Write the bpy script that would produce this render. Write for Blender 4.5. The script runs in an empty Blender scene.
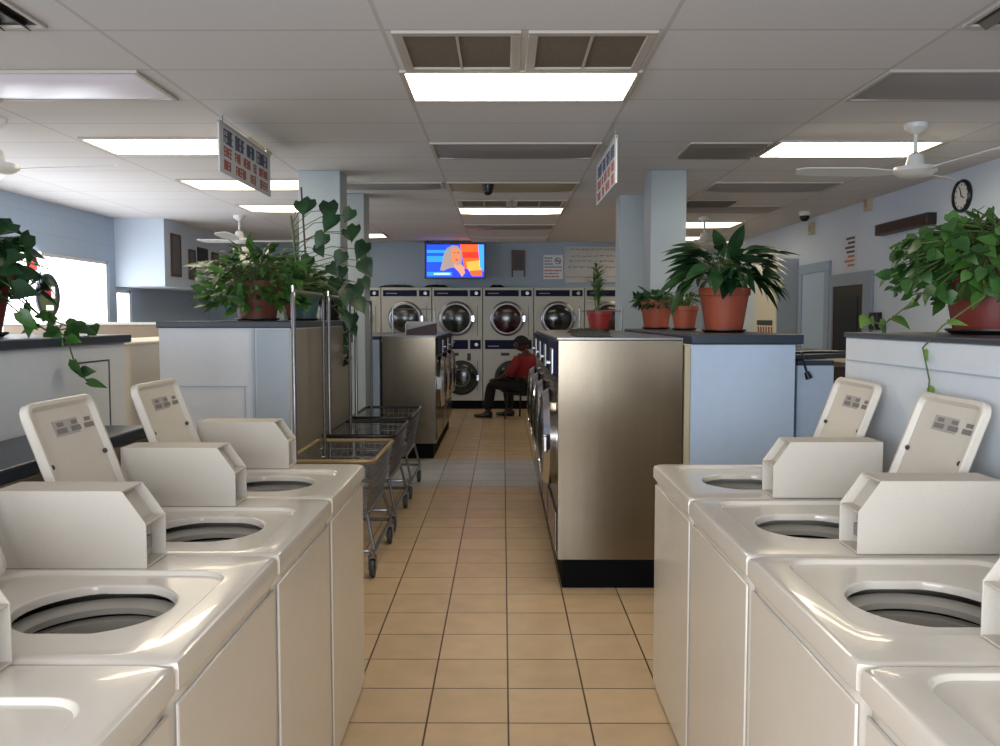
import bpy, bmesh, math, random
from mathutils import Vector, Matrix
random.seed(7)
S = bpy.context.scene
C = S.collection
PI = math.pi
# ------------------------------------------------------------------ camera
PITCH = math.atan(55/870.0); YAW = math.radians(.2); CAMZ = 1.5
cd = bpy.data.cameras.new('camera'); cam = bpy.data.objects.new('camera', cd); C.objects.link(cam)
cam.location = (0, 0, CAMZ); cam.rotation_euler = (PI/2-PITCH, 0, YAW)
cd.sensor_width = 36; cd.lens = .870*36; cd.clip_start = .02
S.camera = cam
def ray(px, py):
    v = Vector(((px-500)/870.0, (373-py)/870.0, -1.0))
    return cam.rotation_euler.to_matrix() @ v
def atY(px, py, Y):
    r = ray(px, py); t = Y/r.y; return Vector((r.x*t, Y, CAMZ+r.z*t))
def atX(px, py, X):
    r = ray(px, py); t = X/r.x; return Vector((X, r.y*t, CAMZ+r.z*t))
# ------------------------------------------------------------------ materials
def lin(h):
    if isinstance(h, str):
        c = [int(h[i:i+2], 16)/255 for i in (0, 2, 4)]
    else: c = h
    return tuple((x/12.92 if x <= .04045 else ((x+.055)/1.055)**2.4) for x in c)+(1,)
MATS = {}
def mat(name, col='808080', rough=.5, metal=0, emit=0, spec=.5, var=0, scale=20, stretch=None, bump=0, coat=0, ecol=None, trans=0, alpha=1):
    if name in MATS: return MATS[name]
    m = bpy.data.materials.new(name); m.use_nodes = True
    nt = m.node_tree; b = nt.nodes['Principled BSDF']
    c = lin(col)
    b.inputs['Base Color'].default_value = c
    b.inputs['Roughness'].default_value = rough; b.inputs['Metallic'].default_value = metal
    b.inputs['Specular IOR Level'].default_value = spec
    b.inputs['Coat Weight'].default_value = coat
    b.inputs['Transmission Weight'].default_value = trans
    b.inputs['Alpha'].default_value = alpha
    if emit:
        b.inputs['Emission Color'].default_value = lin(ecol or col); b.inputs['Emission Strength'].default_value = emit
    tc = nt.nodes.new('ShaderNodeTexCoord'); mp = nt.nodes.new('ShaderNodeMapping')
    nt.links.new(tc.outputs['Object'], mp.inputs[0])
    if stretch: mp.inputs['Scale'].default_value = stretch
    n = nt.nodes.new('ShaderNodeTexNoise'); n.inputs['Scale'].default_value = scale; n.inputs['Detail'].default_value = 4
    nt.links.new(mp.outputs[0], n.inputs['Vector'])
    v = var if var else .03
    mx = nt.nodes.new('ShaderNodeMix'); mx.data_type = 'RGBA'
    mx.inputs[6].default_value = tuple(x*(1-v) for x in c[:3])+(1,)
    mx.inputs[7].default_value = tuple(min(1, x*(1+v)) for x in c[:3])+(1,)
    nt.links.new(n.outputs['Fac'], mx.inputs[0]); nt.links.new(mx.outputs[2], b.inputs['Base Color'])
    if bump:
        bp = nt.nodes.new('ShaderNodeBump'); bp.inputs['Strength'].default_value = bump; bp.inputs['Distance'].default_value = .01
        nt.links.new(n.outputs['Fac'], bp.inputs['Height']); nt.links.new(bp.outputs[0], b.inputs['Normal'])
    MATS[name] = m
    return m
def grid_mat(name, base, line, sx, sy, ox, oy, lw, rough=.5, var=.1, nscale=6, lwy=None, daylight_band=None, tilevar=.06, bump=.3, spec=.5):
    """square-set tiles: object-space X/Y grid with joint lines"""
    m = bpy.data.materials.new(name); m.use_nodes = True; nt = m.node_tree; N = nt.nodes; L = nt.links
    b = N['Principled BSDF']; b.inputs['Roughness'].default_value = rough; b.inputs['Specular IOR Level'].default_value = spec
    tc = N.new('ShaderNodeTexCoord'); sp = N.new('ShaderNodeSeparateXYZ'); L.new(tc.outputs['Object'], sp.inputs[0])
    def mth(op, a, bb=None):
        n = N.new('ShaderNodeMath'); n.operation = op
        for i, v in enumerate((a, bb)):
            if v is None: continue
            if isinstance(v, (int, float)): n.inputs[i].default_value = v
            else: L.new(v, n.inputs[i])
        return n.outputs[0]
    def axis(o, off, size, w):
        t = mth('DIVIDE', mth('SUBTRACT', o, off), size)
        f = mth('FRACT', t); d = mth('MINIMUM', f, mth('SUBTRACT', 1.0, f))
        return mth('LESS_THAN', d, w/size/2), mth('FLOOR', t)
    lx, ix = axis(sp.outputs[0], ox, sx, lw); ly, iy = axis(sp.outputs[1], oy, sy, lwy or lw)
    mask = mth('MAXIMUM', lx, ly)
    cx = N.new('ShaderNodeCombineXYZ'); L.new(ix, cx.inputs[0]); L.new(iy, cx.inputs[1])
    wn = N.new('ShaderNodeTexWhiteNoise'); wn.noise_dimensions = '2D'; L.new(cx.outputs[0], wn.inputs['Vector'])
    ns = N.new('ShaderNodeTexNoise'); ns.inputs['Scale'].default_value = nscale; ns.inputs['Detail'].default_value = 6
    L.new(tc.outputs['Object'], ns.inputs['Vector'])
    val = mth('ADD', 1-var-tilevar, mth('ADD', mth('MULTIPLY', ns.outputs['Fac'], 2*var), mth('MULTIPLY', wn.outputs['Value'], 2*tilevar)))
    mc = N.new('ShaderNodeMix'); mc.data_type = 'RGBA'; mc.blend_type = 'MULTIPLY'; mc.inputs[0].default_value = 1
    mc.inputs[6].default_value = lin(base)
    if daylight_band:
        bm_ = mth('MULTIPLY', mth('GREATER_THAN', sp.outputs[1], daylight_band[0]), mth('LESS_THAN', sp.outputs[1], daylight_band[1]))
        bx_ = N.new('ShaderNodeMix'); bx_.data_type = 'RGBA'; bx_.inputs[6].default_value = lin(base); bx_.inputs[7].default_value = lin(daylight_band[2])
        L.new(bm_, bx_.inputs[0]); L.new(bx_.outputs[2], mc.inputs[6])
    L.new(val, mc.inputs[7])
    ml = N.new('ShaderNodeMix'); ml.data_type = 'RGBA'; L.new(mask, ml.inputs[0]); L.new(mc.outputs[2], ml.inputs[6]); ml.inputs[7].default_value = lin(line)
    L.new(ml.outputs[2], b.inputs['Base Color'])
    bp = N.new('ShaderNodeBump'); bp.inputs['Strength'].default_value = bump; bp.inputs['Distance'].default_value = .004
    h = mth('SUBTRACT', mth('MULTIPLY', ns.outputs['Fac'], .3), mask); L.new(h, bp.inputs['Height']); L.new(bp.outputs[0], b.inputs['Normal'])
    return m
def block_mat(name, col, joint):
    m = bpy.data.materials.new(name); m.use_nodes = True; nt = m.node_tree; N = nt.nodes; L = nt.links
    b = N['Principled BSDF']; b.inputs['Roughness'].default_value = .55
    tc = N.new('ShaderNodeTexCoord'); sp = N.new('ShaderNodeSeparateXYZ'); cx = N.new('ShaderNodeCombineXYZ'); ad = N.new('ShaderNodeMath')
    L.new(tc.outputs['Object'], sp.inputs[0]); L.new(sp.outputs[0], ad.inputs[0]); L.new(sp.outputs[1], ad.inputs[1])
    L.new(ad.outputs[0], cx.inputs[0]); L.new(sp.outputs[2], cx.inputs[1])
    br = N.new('ShaderNodeTexBrick'); br.inputs['Color1'].default_value = lin(col); br.inputs['Color2'].default_value = lin(col)
    br.inputs['Mortar'].default_value = lin(joint); br.inputs['Scale'].default_value = 1; br.inputs['Mortar Size'].default_value = .006
    br.inputs['Brick Width'].default_value = .4; br.inputs['Row Height'].default_value = .2; br.inputs['Mortar Smooth'].default_value = .6
    L.new(cx.outputs[0], br.inputs['Vector']); L.new(br.outputs['Color'], b.inputs['Base Color'])
    ns = N.new('ShaderNodeTexNoise'); ns.inputs['Scale'].default_value = 60; L.new(tc.outputs['Object'], ns.inputs['Vector'])
    bp = N.new('ShaderNodeBump'); bp.inputs['Strength'].default_value = .15; bp.inputs['Distance'].default_value = .003
    L.new(ns.outputs['Fac'], bp.inputs['Height']); L.new(bp.outputs[0], b.inputs['Normal'])
    return m
def leaf_mat(name, c1, c2):
    m = bpy.data.materials.new(name); m.use_nodes = True; nt = m.node_tree; N = nt.nodes; L = nt.links
    b = N['Principled BSDF']; b.inputs['Roughness'].default_value = .38
    g = N.new('ShaderNodeTexNoise'); g.inputs['Scale'].default_value = 9
    tc = N.new('ShaderNodeTexCoord'); L.new(tc.outputs['Object'], g.inputs['Vector'])
    r = N.new('ShaderNodeValToRGB'); r.color_ramp.elements[0].position = .35; r.color_ramp.elements[1].position = .65
    r.color_ramp.elements[0].color = lin(c1); r.color_ramp.elements[1].color = lin(c2)
    L.new(g.outputs['Fac'], r.inputs[0]); L.new(r.outputs[0], b.inputs['Base Color'])
    tr = N.new('ShaderNodeBsdfTranslucent'); L.new(r.outputs[0], tr.inputs[0])
    mx = N.new('ShaderNodeMixShader'); mx.inputs[0].default_value = .3
    L.new(b.outputs[0], mx.inputs[1]); L.new(tr.outputs[0], mx.inputs[2]); L.new(mx.outputs[0], N['Material Output'].inputs[0])
    return m
ENAMEL = mat('cream_enamel', 'd9d1c3', .2, spec=.5, coat=.3)
ENAMEL2 = mat('textured_cream_paint', 'c4bcae', .55, bump=.15, scale=300, var=.05)
LIDP = mat('lid_underside', 'd0c8ba', .3)
DARK = mat('dark_interior', '1c1b1a', .5)
TUB = mat('tub_plastic', 'a9a396', .35)
BASKET = mat('basket_steel', '242322', .5, metal=.3)
BLACK = mat('black_plastic', '0d0e12', .4)
BASEB = mat('base_black', '050507', .8, spec=.15)
STEEL = mat('brushed_steel', '7a7060', .2, metal=.9, var=.1, scale=5, stretch=(6, 6, .1))
CHROME = mat('chrome', 'c8c8cc', .15, metal=1)
CHROMED = mat('worn_chrome', '8b8c90', .3, metal=.9, var=.15)
NAVY = mat('navy_laminate', '2c3542', .35, var=.1)
NAVYP = mat('navy_control_panel', '0c1133', .6, spec=.2)
WHITEP = mat('white_panel', 'd0d5d9', .45, var=.04)
BLUEP = mat('pale_blue_panel', 'b4c6da', .5, var=.05)
WALLB = block_mat('pale_blue_block', 'a9b9cc', 'a0b0c3')
WALLP = mat('pale_blue_plaster', 'c4cfdc', .55, bump=.1, scale=80)
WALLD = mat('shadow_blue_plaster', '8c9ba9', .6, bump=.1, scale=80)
COLM = mat('column_paint', 'a0abb0', .5, var=.04)
TAN = mat('tan_laminate', '8c7c68', .5, var=.1)
CREAMP = mat('cream_panel', 'e0d8cc', .5)
TERRA = mat('terracotta', '93452b', .6, var=.12, scale=12)
TERRAD = mat('dark_red_pot', '6d2418', .5, var=.1)
TEAL = mat('teal_pot', '3f5d63', .4)
SOIL = mat('soil', '1d140e', .9, bump=.5)
WHITE = mat('white_paint', 'd6d6d2', .4)
DRYW = mat('dryer_enamel', 'a9aaa2', .4)
GLASSD = mat('dark_door_glass', '141613', .12, spec=.7)
GLASSR = mat('door_glass_with_red_clothes', '2c0f12', .15, spec=.7, var=.6, scale=5)
BROWN = mat('dark_wood', '4a3024', .5, var=.2)
DBROWN = mat('darkest_wood', '20120e', .45)
MAROON = mat('maroon_card', '3a1a1c', .5)
PAPER = mat('paper_white', 'c9cbd0', .6)
INK = mat('ink_dark', '33363f', .6)
INKB = mat('ink_navy', '454a60', .6)
INKR = mat('ink_red', '99554d', .6)
GREY = mat('grey_diffuser', '8b8a8c', .5)
LAV = mat('daylit_diffuser', 'c9c6d4', .3, emit=.12)  # unlit panel; reflected window daylight put in as pale colour and faint glow
YEL = mat('yellowed_diffuser', '9f977c', .5)
VENTD = mat('vent_dust', '6e6558', .8, bump=.4, scale=60, var=.25)
FRAMEW = mat('frame_white', 'b5afa6', .5)
LIT = mat('lit_diffuser', 'fff4dc', .5, emit=8.0, ecol='fff0d2')
LIT2 = mat('lit_diffuser_far', 'fff4dc', .5, emit=3.0, ecol='fff0d2')
DAY = mat('daylit_glass', 'ffffff', .3, emit=3.2, ecol='f2f6ff')
GREYP = mat('grey_rubber', '3b3b3d', .6)
LEAF_D = leaf_mat('leaf_dark', '15301a', '29502c')
LEAF_M = leaf_mat('leaf_mid', '254a22', '4b7732')
LEAF_L = leaf_mat('leaf_light', '3e6a2a', '7f9f4a')
STEM = mat('stem_green', '4b5a2c', .6)
# ------------------------------------------------------------------ mesh builder
class MB:
    def __init__(s): s.bm = bmesh.new()
    def box(s, x0, x1, y0, y1, z0, z1):
        v = [s.bm.verts.new(p) for p in ((x0,y0,z0),(x1,y0,z0),(x1,y1,z0),(x0,y1,z0),(x0,y0,z1),(x1,y0,z1),(x1,y1,z1),(x0,y1,z1))]
        for f in ((0,3,2,1),(4,5,6,7),(0,1,5,4),(1,2,6,5),(2,3,7,6),(3,0,4,7)): s.bm.faces.new([v[i] for i in f])
        return s
    def bar(s, p0, p1, r0, r1=None, n=10, cap=True):
        r1 = r0 if r1 is None else r1
        p0, p1 = Vector(p0), Vector(p1); d = (p1-p0).normalized()
        a = d.orthogonal().normalized(); b = d.cross(a)
        A = [s.bm.verts.new(p0+(a*math.cos(t)+b*math.sin(t))*r0) for t in [2*PI*i/n for i in range(n)]]
        B = [s.bm.verts.new(p1+(a*math.cos(t)+b*math.sin(t))*r1) for t in [2*PI*i/n for i in range(n)]]
        for i in range(n): s.bm.faces.new((A[i], A[(i+1)%n], B[(i+1)%n], B[i]))
        if cap: s.bm.faces.new(A[::-1]); s.bm.faces.new(B)
        return s
    def tube(s, pts, r, n=8, closed=False):
        pts = [Vector(p) for p in pts]; m = len(pts); rings = []
        prev = None
        for i, p in enumerate(pts):
            if closed: d = pts[(i+1)%m]-pts[i-1]
            else: d = pts[min(i+1, m-1)]-pts[max(i-1, 0)]
            d.normalize()
            a = d.orthogonal().normalized() if prev is None else (prev-d*prev.dot(d)).normalized()
            prev = a; b = d.cross(a)
            rr = r[i] if isinstance(r, (list, tuple)) else r
            rings.append([s.bm.verts.new(p+(a*math.cos(2*PI*k/n)+b*math.sin(2*PI*k/n))*rr) for k in range(n)])
        for i in range(m if closed else m-1):
            A, B = rings[i], rings[(i+1)%m]
            for k in range(n): s.bm.faces.new((A[k], A[(k+1)%n], B[(k+1)%n], B[k]))
        if not closed: s.bm.faces.new(rings[0][::-1]); s.bm.faces.new(rings[-1])
        return s
    def lathe(s, prof, org=(0,0,0), axis='z', n=32, capa=True, capb=True, sx=1, sy=1):
        org = Vector(org); rings = []
        for r, h in prof:
            ring = []
            for k in range(n):
                t = 2*PI*k/n; u, v = r*math.cos(t)*sx, r*math.sin(t)*sy
                p = {'z': (u, v, h), 'y': (u, h, -v), 'x': (h, u, v)}[axis]
                ring.append(s.bm.verts.new(org+Vector(p)))
            rings.append(ring)
        for A, B in zip(rings, rings[1:]):
            for k in range(n): s.bm.faces.new((A[k], A[(k+1)%n], B[(k+1)%n], B[k]))
        if capa: s.bm.faces.new(rings[0][::-1])
        if capb: s.bm.faces.new(rings[-1])
        return s
    def prism(s, pts, off):
        pts = [Vector(p) for p in pts]; off = Vector(off)
        A = [s.bm.verts.new(p) for p in pts]; B = [s.bm.verts.new(p+off) for p in pts]; n = len(pts)
        s.bm.faces.new(A[::-1]); s.bm.faces.new(B)
        for i in range(n): s.bm.faces.new((A[i], A[(i+1)%n], B[(i+1)%n], B[i]))
        return s
    def face(s, pts):
        s.bm.faces.new([s.bm.verts.new(p) for p in pts]); return s
    def loops(s, loops, capa=False, capb=False):
        R = [[s.bm.verts.new(p) for p in l] for l in loops]
        for A, B in zip(R, R[1:]):
            n = len(A)
            for k in range(n): s.bm.faces.new((A[k], A[(k+1)%n], B[(k+1)%n], B[k]))
        if capa: s.bm.faces.new(R[0][::-1])
        if capb: s.bm.faces.new(R[-1])
        return s
    def sphere(s, c, r, sc=(1,1,1), u=16, v=10):
        r_ = bmesh.ops.create_uvsphere(s.bm, u_segments=u, v_segments=v, radius=r)
        for vv in r_['verts']: vv.co = Vector((vv.co.x*sc[0]+c[0], vv.co.y*sc[1]+c[1], vv.co.z*sc[2]+c[2]))
        return s
    def rot(s, M):
        bmesh.ops.transform(s.bm, matrix=M, verts=s.bm.verts[:]); return s
    def build(s, name, m, parent=None, bevel=0, smooth=True, seg=2, normals=True):
        if normals: bmesh.ops.recalc_face_normals(s.bm, faces=s.bm.faces[:])
        me = bpy.data.meshes.new(name); s.bm.to_mesh(me); s.bm.free()
        me.materials.append(m)
        if smooth:
            me.shade_smooth(); me.set_sharp_from_angle(angle=math.radians(38))
        o = bpy.data.objects.new(name, me); C.objects.link(o)
        if parent: o.parent = parent
        if bevel:
            b = o.modifiers.new('bevel', 'BEVEL'); b.width = bevel; b.segments = seg; b.limit_method = 'ANGLE'; b.angle_limit = math.radians(40)
        return o
def tag(o, label, cat, group=None):
    o['label'] = label; o['category'] = cat
    if group: o['group'] = group
    return o
def thing(name, label, cat, loc=(0,0,0), rz=0, group=None):
    o = bpy.data.objects.new(name, None); C.objects.link(o); o.location = loc; o.rotation_euler = (0, 0, rz)
    o.empty_display_size = .1
    return tag(o, label, cat, group)
def struct(o): o['kind'] = 'structure'; return o
def dup(root, loc, rz, label, group=None):
    def cp(o, par):
        c = o.copy(); C.objects.link(c)
        if par: c.parent = par
        for ch in [k for k in bpy.data.objects if k.parent == o]: cp(ch, c)
        return c
    kids = {}
    r = cp(root, None); r.location = loc; r.rotation_euler = (0, 0, rz); r['label'] = label
    if group: r['group'] = group
    return r
# ------------------------------------------------------------------ room
HC = 2.75; XL = -4.9; XR = 3.88; YB = 14.5; YR = 17.0; YF = -2.6
floor_m = grid_mat('terracotta_floor_tile', 'c6ab88', '48372b', .3035, .302, .02, 3.14, .007, rough=.3, var=.2, nscale=7, lwy=.0065, daylight_band=(7.68, 9.15, 'b2b2b2'))  # grey strip paints a band of daylight into the tile colour
ceil_m = grid_mat('ceiling_tile', 'd6d4d4', 'c2bfbd', 1.235, .603, -.525, 3.87, .02, rough=.8, var=.05, nscale=90, tilevar=.03, bump=.2, spec=.2)
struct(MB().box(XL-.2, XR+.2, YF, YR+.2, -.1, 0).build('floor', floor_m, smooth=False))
struct(MB().box(XL-.2, XR+.2, YF, YR+.2, HC, HC+.1).build('ceiling', ceil_m, smooth=False))
# left wall with window openings
w = MB(); WY0, WY1, WZ0, WZ1 = 6.2, 10.85, 1.15, 2.2; VY0, VY1, VZ0, VZ1 = 11.05, 11.5, .9, 1.86
w.box(XL-.2, XL, YF, WY0, 0, HC); w.box(XL-.2, XL, WY0, WY1, 0, WZ0); w.box(XL-.2, XL, WY0, WY1, WZ1, HC)
w.box(XL-.2, XL, WY1, VY0, 0, HC); w.box(XL-.2, XL, VY0, VY1, 0, VZ0); w.box(XL-.2, XL, VY0, VY1, VZ1, HC); w.box(XL-.2, XL, VY1, YB+.2, 0, HC)
struct(w.build('wall_left', WALLB, smooth=False))
for n, (a, b, c, d, mul) in enumerate(((WY0, WY1, WZ0, WZ1, 3), (VY0, VY1, VZ0, VZ1, 1))):
    f = MB(); X = XL-.06; t = .04
    f.box(X, X+.05, a, b, c, c+t).box(X, X+.05, a, b, d-t, d).box(X, X+.05, a, a+t, c, d).box(X, X+.05, b-t, b, c, d)
    for k in range(1, mul):
        y = a+(b-a)*k/mul; f.box(X, X+.05, y-t/2, y+t/2, c, d)
    fr = struct(f.build('window_%d' % (n+1), WHITE, bevel=.004))
    p = MB().box(X+.015, X+.025, a+.02, b-.02, c+.02, d-.02).build('pane', DAY, fr)
struct(MB().box(XR, XR+.2, YF, YR+.2, 0, HC).build('wall_right', WALLP, smooth=False))
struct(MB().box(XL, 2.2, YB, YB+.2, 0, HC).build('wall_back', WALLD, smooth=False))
struct(MB().box(2.0, 2.2, YB+.2, YR, 0, HC).box(2.2, XR, YR, YR+.2, 0, HC).build('wall_alcove', WALLP, smooth=False))
struct(MB().box(XL, -4.27, 11.03, YB, 1.9, HC).build('trim_soffit', WALLP, smooth=False))
# unseen wall added behind viewer: left opening shapes daylight, dark right shapes steel reflection
struct(MB().box(XL, -4.5, YF-.2, YF, 0, HC).box(1.2, XR, YF-.2, YF, 0, HC).box(-4.5, 1.2, YF-.2, YF, 0, .45).box(-4.5, 1.2, YF-.2, YF, 2.4, HC).build('wall_front_added', mat('unseen_wall_dark', '191b28', .6), smooth=False))
# columns
for n, (x0, x1, y0, y1) in enumerate(((-1.735, -1.38, 7.45, 7.78), (1.25, 1.555, 7.45, 7.8), (-1.75, -1.395, 8.82, 9.15), (1.19, 1.5, 8.94, 9.27))):
    struct(MB().box(x0, x1, y0, y1, 0, HC).build('trim_%d' % (n+1), COLM, bevel=.008))
# doors on right wall
d = MB().box(XR-.03, XR, 10.35, 10.5, 0, 2.06).box(XR-.03, XR, 11.3, 11.42, 0, 2.06).box(XR-.03, XR, 10.35, 11.42, 2.06, 2.18).build('door_1', mat('door_frame_blue', '8fa3b5', .5), bevel=.004); struct(d)
MB().box(XR-.012, XR-.002, 10.5, 11.3, .01, 2.06).build('door_leaf', mat('door_pale', 'a9bdd0', .4), d)
MB().sphere((XR-.06, 10.6, 1.0), .03).bar((XR-.06, 10.6, 1.0), (XR-.01, 10.6, 1.0), .012).build('door_handle', CHROME, d)
d = MB().box(XR-.04, XR, 9.15, 9.35, 0, 1.86).box(XR-.04, XR, 10.2, 10.3, 0, 1.86).box(XR-.04, XR, 9.15, 10.3, 1.86, 2.0).build('door_2', mat('door_frame_grey', '8995a0', .5), bevel=.004); struct(d)
lf = MB().box(XR-.025, XR-.004, 9.35, 10.2, .01, 1.86).build('door_leaf', DBROWN, d)
MB().box(XR-.03, XR-.024, 9.5, 10.02, .3, 1.74).build('door_glass', mat('door_glass', '18222a', .4, spec=.3), lf)
MB().bar((XR-.07, 9.45, .95), (XR-.07, 9.45, 1.25), .012).bar((XR-.07, 9.45, .97), (XR-.02, 9.45, .97), .01).bar((XR-.07, 9.45, 1.23), (XR-.02, 9.45, 1.23), .01).build('door_handle', CHROME, lf)
# baseboards
struct(MB().box(XR-.015, XR, YF, 9.15, 0, .1).build('baseboard_right', NAVY, smooth=False))
struct(MB().box(XL, XL+.015, YF, YB, 0, .1).build('baseboard_left', NAVY, smooth=False))

# ------------------------------------------------------------------ ceiling fittings
def fixture(name, label, x0, x1, y0, y1, m, group, cat='ceiling light', drop=.0):
    t = thing(name, label, cat, ((x0+x1)/2, (y0+y1)/2, HC), 0, group)
    hx, hy = (x1-x0)/2, (y1-y0)/2; e = .025
    f = MB().box(-hx, hx, -hy, -hy+e, -.015, 0).box(-hx, hx, hy-e, hy, -.015, 0).box(-hx, -hx+e, -hy+e, hy-e, -.015, 0).box(hx-e, hx, -hy+e, hy-e, -.015, 0)
    f.build('frame', FRAMEW, t, bevel=.002)
    # gently domed diffuser sheet
    nx, ny = 16, 8; g = MB(); vs = []
    for j in range(ny+1):
        row = []
        for i in range(nx+1):
            u, v = i/nx*2-1, j/ny*2-1
            z = -.006-.028*(1-abs(u)**6)*(1-abs(v)**4)
            row.append(g.bm.verts.new((u*(hx-e), v*(hy-e), z)))
        vs.append(row)
    for j in range(ny):
        for i in range(nx): g.bm.faces.new((vs[j][i], vs[j+1][i], vs[j+1][i+1], vs[j][i+1]))
    g.build('diffuser', m, t, normals=False)
    return t
gy = lambda k: 3.87+.603*k
xc0, xc1 = -.525, .705
G1 = 'lit ceiling light panels'; G2 = 'unlit ceiling light panels'
fixture('ceiling_light', 'large lit warm ceiling light over the centre aisle, nearest the front', xc0, xc1, gy(1), gy(2), LIT, G1)
fixture('ceiling_light', 'small lit ceiling light over the centre aisle, just beyond the black dome camera', xc0, xc1, gy(10), gy(11), LIT2, G1)
fixture('ceiling_light', 'lit ceiling light at left behind the hanging sign, nearest of the left lights', -2.95, -1.76, gy(3.7), gy(4.7), LIT, G1)
fixture('ceiling_light', 'second lit ceiling light at left, beyond the hanging sign', -2.95, -1.76, gy(6.7), gy(7.7), LIT2, G1)
fixture('ceiling_light', 'third lit ceiling light at left, directly above the white fan', -2.95, -1.76, gy(9.6), gy(10.6), LIT2, G1)
fixture('ceiling_light', 'farthest lit ceiling light at left, seen right of the left columns', -2.95, -1.76, gy(15), gy(16), LIT2, G1)
fixture('ceiling_light', 'long lit ceiling light at right behind the nearest white fan', 1.95, 3.13, gy(3.9), gy(4.9), LIT, G1)
fixture('ceiling_light', 'lit ceiling light at right, above the peace lily behind the far fan', 1.95, 3.13, gy(12.4), gy(13.6), LIT2, G1)
fixture('ceiling_light', 'small lit ceiling light right of the right column, middle of three', 1.95, 3.13, gy(15.8), gy(16.8), LIT2, G1)
fixture('ceiling_light', 'farthest lit ceiling light at right, over the rear alcove', 1.95, 3.13, gy(18.2), gy(19.4), LIT2, G1)
fixture('unlit_ceiling_light', 'unlit grey ceiling panel between the two hanging signs', xc0, xc1, gy(4), gy(5), GREY, G2)
fixture('unlit_ceiling_light', 'unlit yellowed ceiling light with the black dome camera under it', xc0, xc1, gy(7), gy(8), YEL, G2)
fixture('unlit_ceiling_light', 'unlit centre ceiling panel close to the television', xc0, xc1, gy(13), gy(14), GREY, G2)
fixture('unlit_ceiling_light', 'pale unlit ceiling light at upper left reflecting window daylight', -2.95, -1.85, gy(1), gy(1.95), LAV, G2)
fixture('unlit_ceiling_light', 'unlit grey ceiling panel at upper right, nearest the corner vent', 1.95, 3.13, gy(1), gy(2), GREY, G2)
fixture('unlit_ceiling_light', 'unlit grey ceiling panel at right beyond the nearest fan', 1.95, 3.13, gy(7), gy(8), GREY, G2)
fixture('unlit_ceiling_light', 'unlit grey ceiling panel at right, beyond the second square vent', 1.95, 3.13, gy(9.8), gy(10.8), GREY, G2)
fixture('unlit_ceiling_light', 'unlit grey ceiling panel with slats above the first left column', -1.72, -.56, gy(7), gy(7.7), GREY, G2)
G3 = 'ceiling air vents'
def vent(label, x0, x1, y0, y1, n, grille, m=VENTD, ang=.6, name='ceiling_vent'):
    t = thing(name, label, 'vent', ((x0+x1)/2, (y0+y1)/2, HC), 0, G3)
    hx, hy = (x1-x0)/2, (y1-y0)/2; e = .045 if grille == 'cross' else .022
    SM = mat('dark_slat', '6a645c', .7) if m is DARK else FRAMEW  # darker slat colour wherever the backing is dark
    MB().box(-hx, hx, -hy, -hy+e, -.014, 0).box(-hx, hx, hy-e, hy, -.014, 0).box(-hx, -hx+e, -hy+e, hy-e, -.014, 0).box(hx-e, hx, -hy+e, hy-e, -.014, 0).build('frame', FRAMEW, t, bevel=.003)
    MB().box(-hx+e, hx-e, -hy+e, hy-e, -.004, -.001).build('backing', m, t)
    if grille == 'cross':
        MB().box(-.006, .006, -hy+e, hy-e, -.012, -.004).build('divider', FRAMEW, t)
    else:
        for k in range(n):
            u = -1+2*(k+.5)/n
            s = MB()
            if grille == 'x':
                y = u*(hy-e); s.prism([(-hx+e, y-.02, -.004), (-hx+e, y+.012, -.03), (-hx+e, y+.018, -.028), (-hx+e, y-.014, -.002)], (2*(hx-e), 0, 0))
            else:
                x = u*(hx-e); s.prism([(x-.02, -hy+e, -.004), (x+.012, -hy+e, -.03), (x+.018, -hy+e, -.028), (x-.014, -hy+e, -.002)], (0, 2*(hy-e), 0))
            s.build('slat', SM, t)
    return t
vent('dusty square return vent, left one above the large centre light', -.49, .08, gy(0), gy(1)-.01, 0, 'cross')
vent('dusty square return vent, right one above the large centre light', .11, .68, gy(0), gy(1)-.01, 0, 'cross')
vent('small dusty vent left of pair above the far centre light', -.49, .08, gy(9), gy(10)-.01, 0, 'cross')
vent('small dusty vent right of pair above the far centre light', .11, .68, gy(9), gy(10)-.01, 0, 'cross')
vent('slatted ceiling diffuser cut by the upper left corner of the view', -2.55, -1.95, gy(-1), gy(-.1), 5, 'y', DARK)
vent('slatted ceiling diffuser at the upper right corner of the view', 1.96, 2.55, gy(-1), gy(-.1), 5, 'y', DARK)
vent('dark slatted diffuser above the nearest right column', 1.33, 1.92, gy(4), gy(4.95), 6, 'x', DARK)
vent('dark slatted diffuser behind the right column, farther one', 1.96, 2.5, gy(9), gy(9.8), 6, 'x', DARK)
vent('narrow slatted vent over the aisle just before the television', xc0, xc1, gy(16), gy(17), 5, 'x', GREY)
#vent('small vent beside, -1.7, -1.2, gy(5.2), gy(5.7), 4, 'x', GREY)
# dome cameras
def dome(label, x, y, big, drop):
    t = thing('dome_camera', label, 'security camera', (x, y, HC))
    MB().lathe([(.055*big, 0), (.06*big, -.02), (.05*big, -drop)], n=24).build('mount', BLACK if big < 1.1 else WHITE, t)
    MB().sphere((0, 0, -drop-.01), .05*big, (1, 1, 1)).build('dome', BLACK, t)
dome('small black dome camera under the yellowed centre ceiling light', -.14, gy(7.1), .95, .06)
dome('white dome camera with dark lens on ceiling near the right wall', 3.55, 10.35, 1.15, .05)
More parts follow.
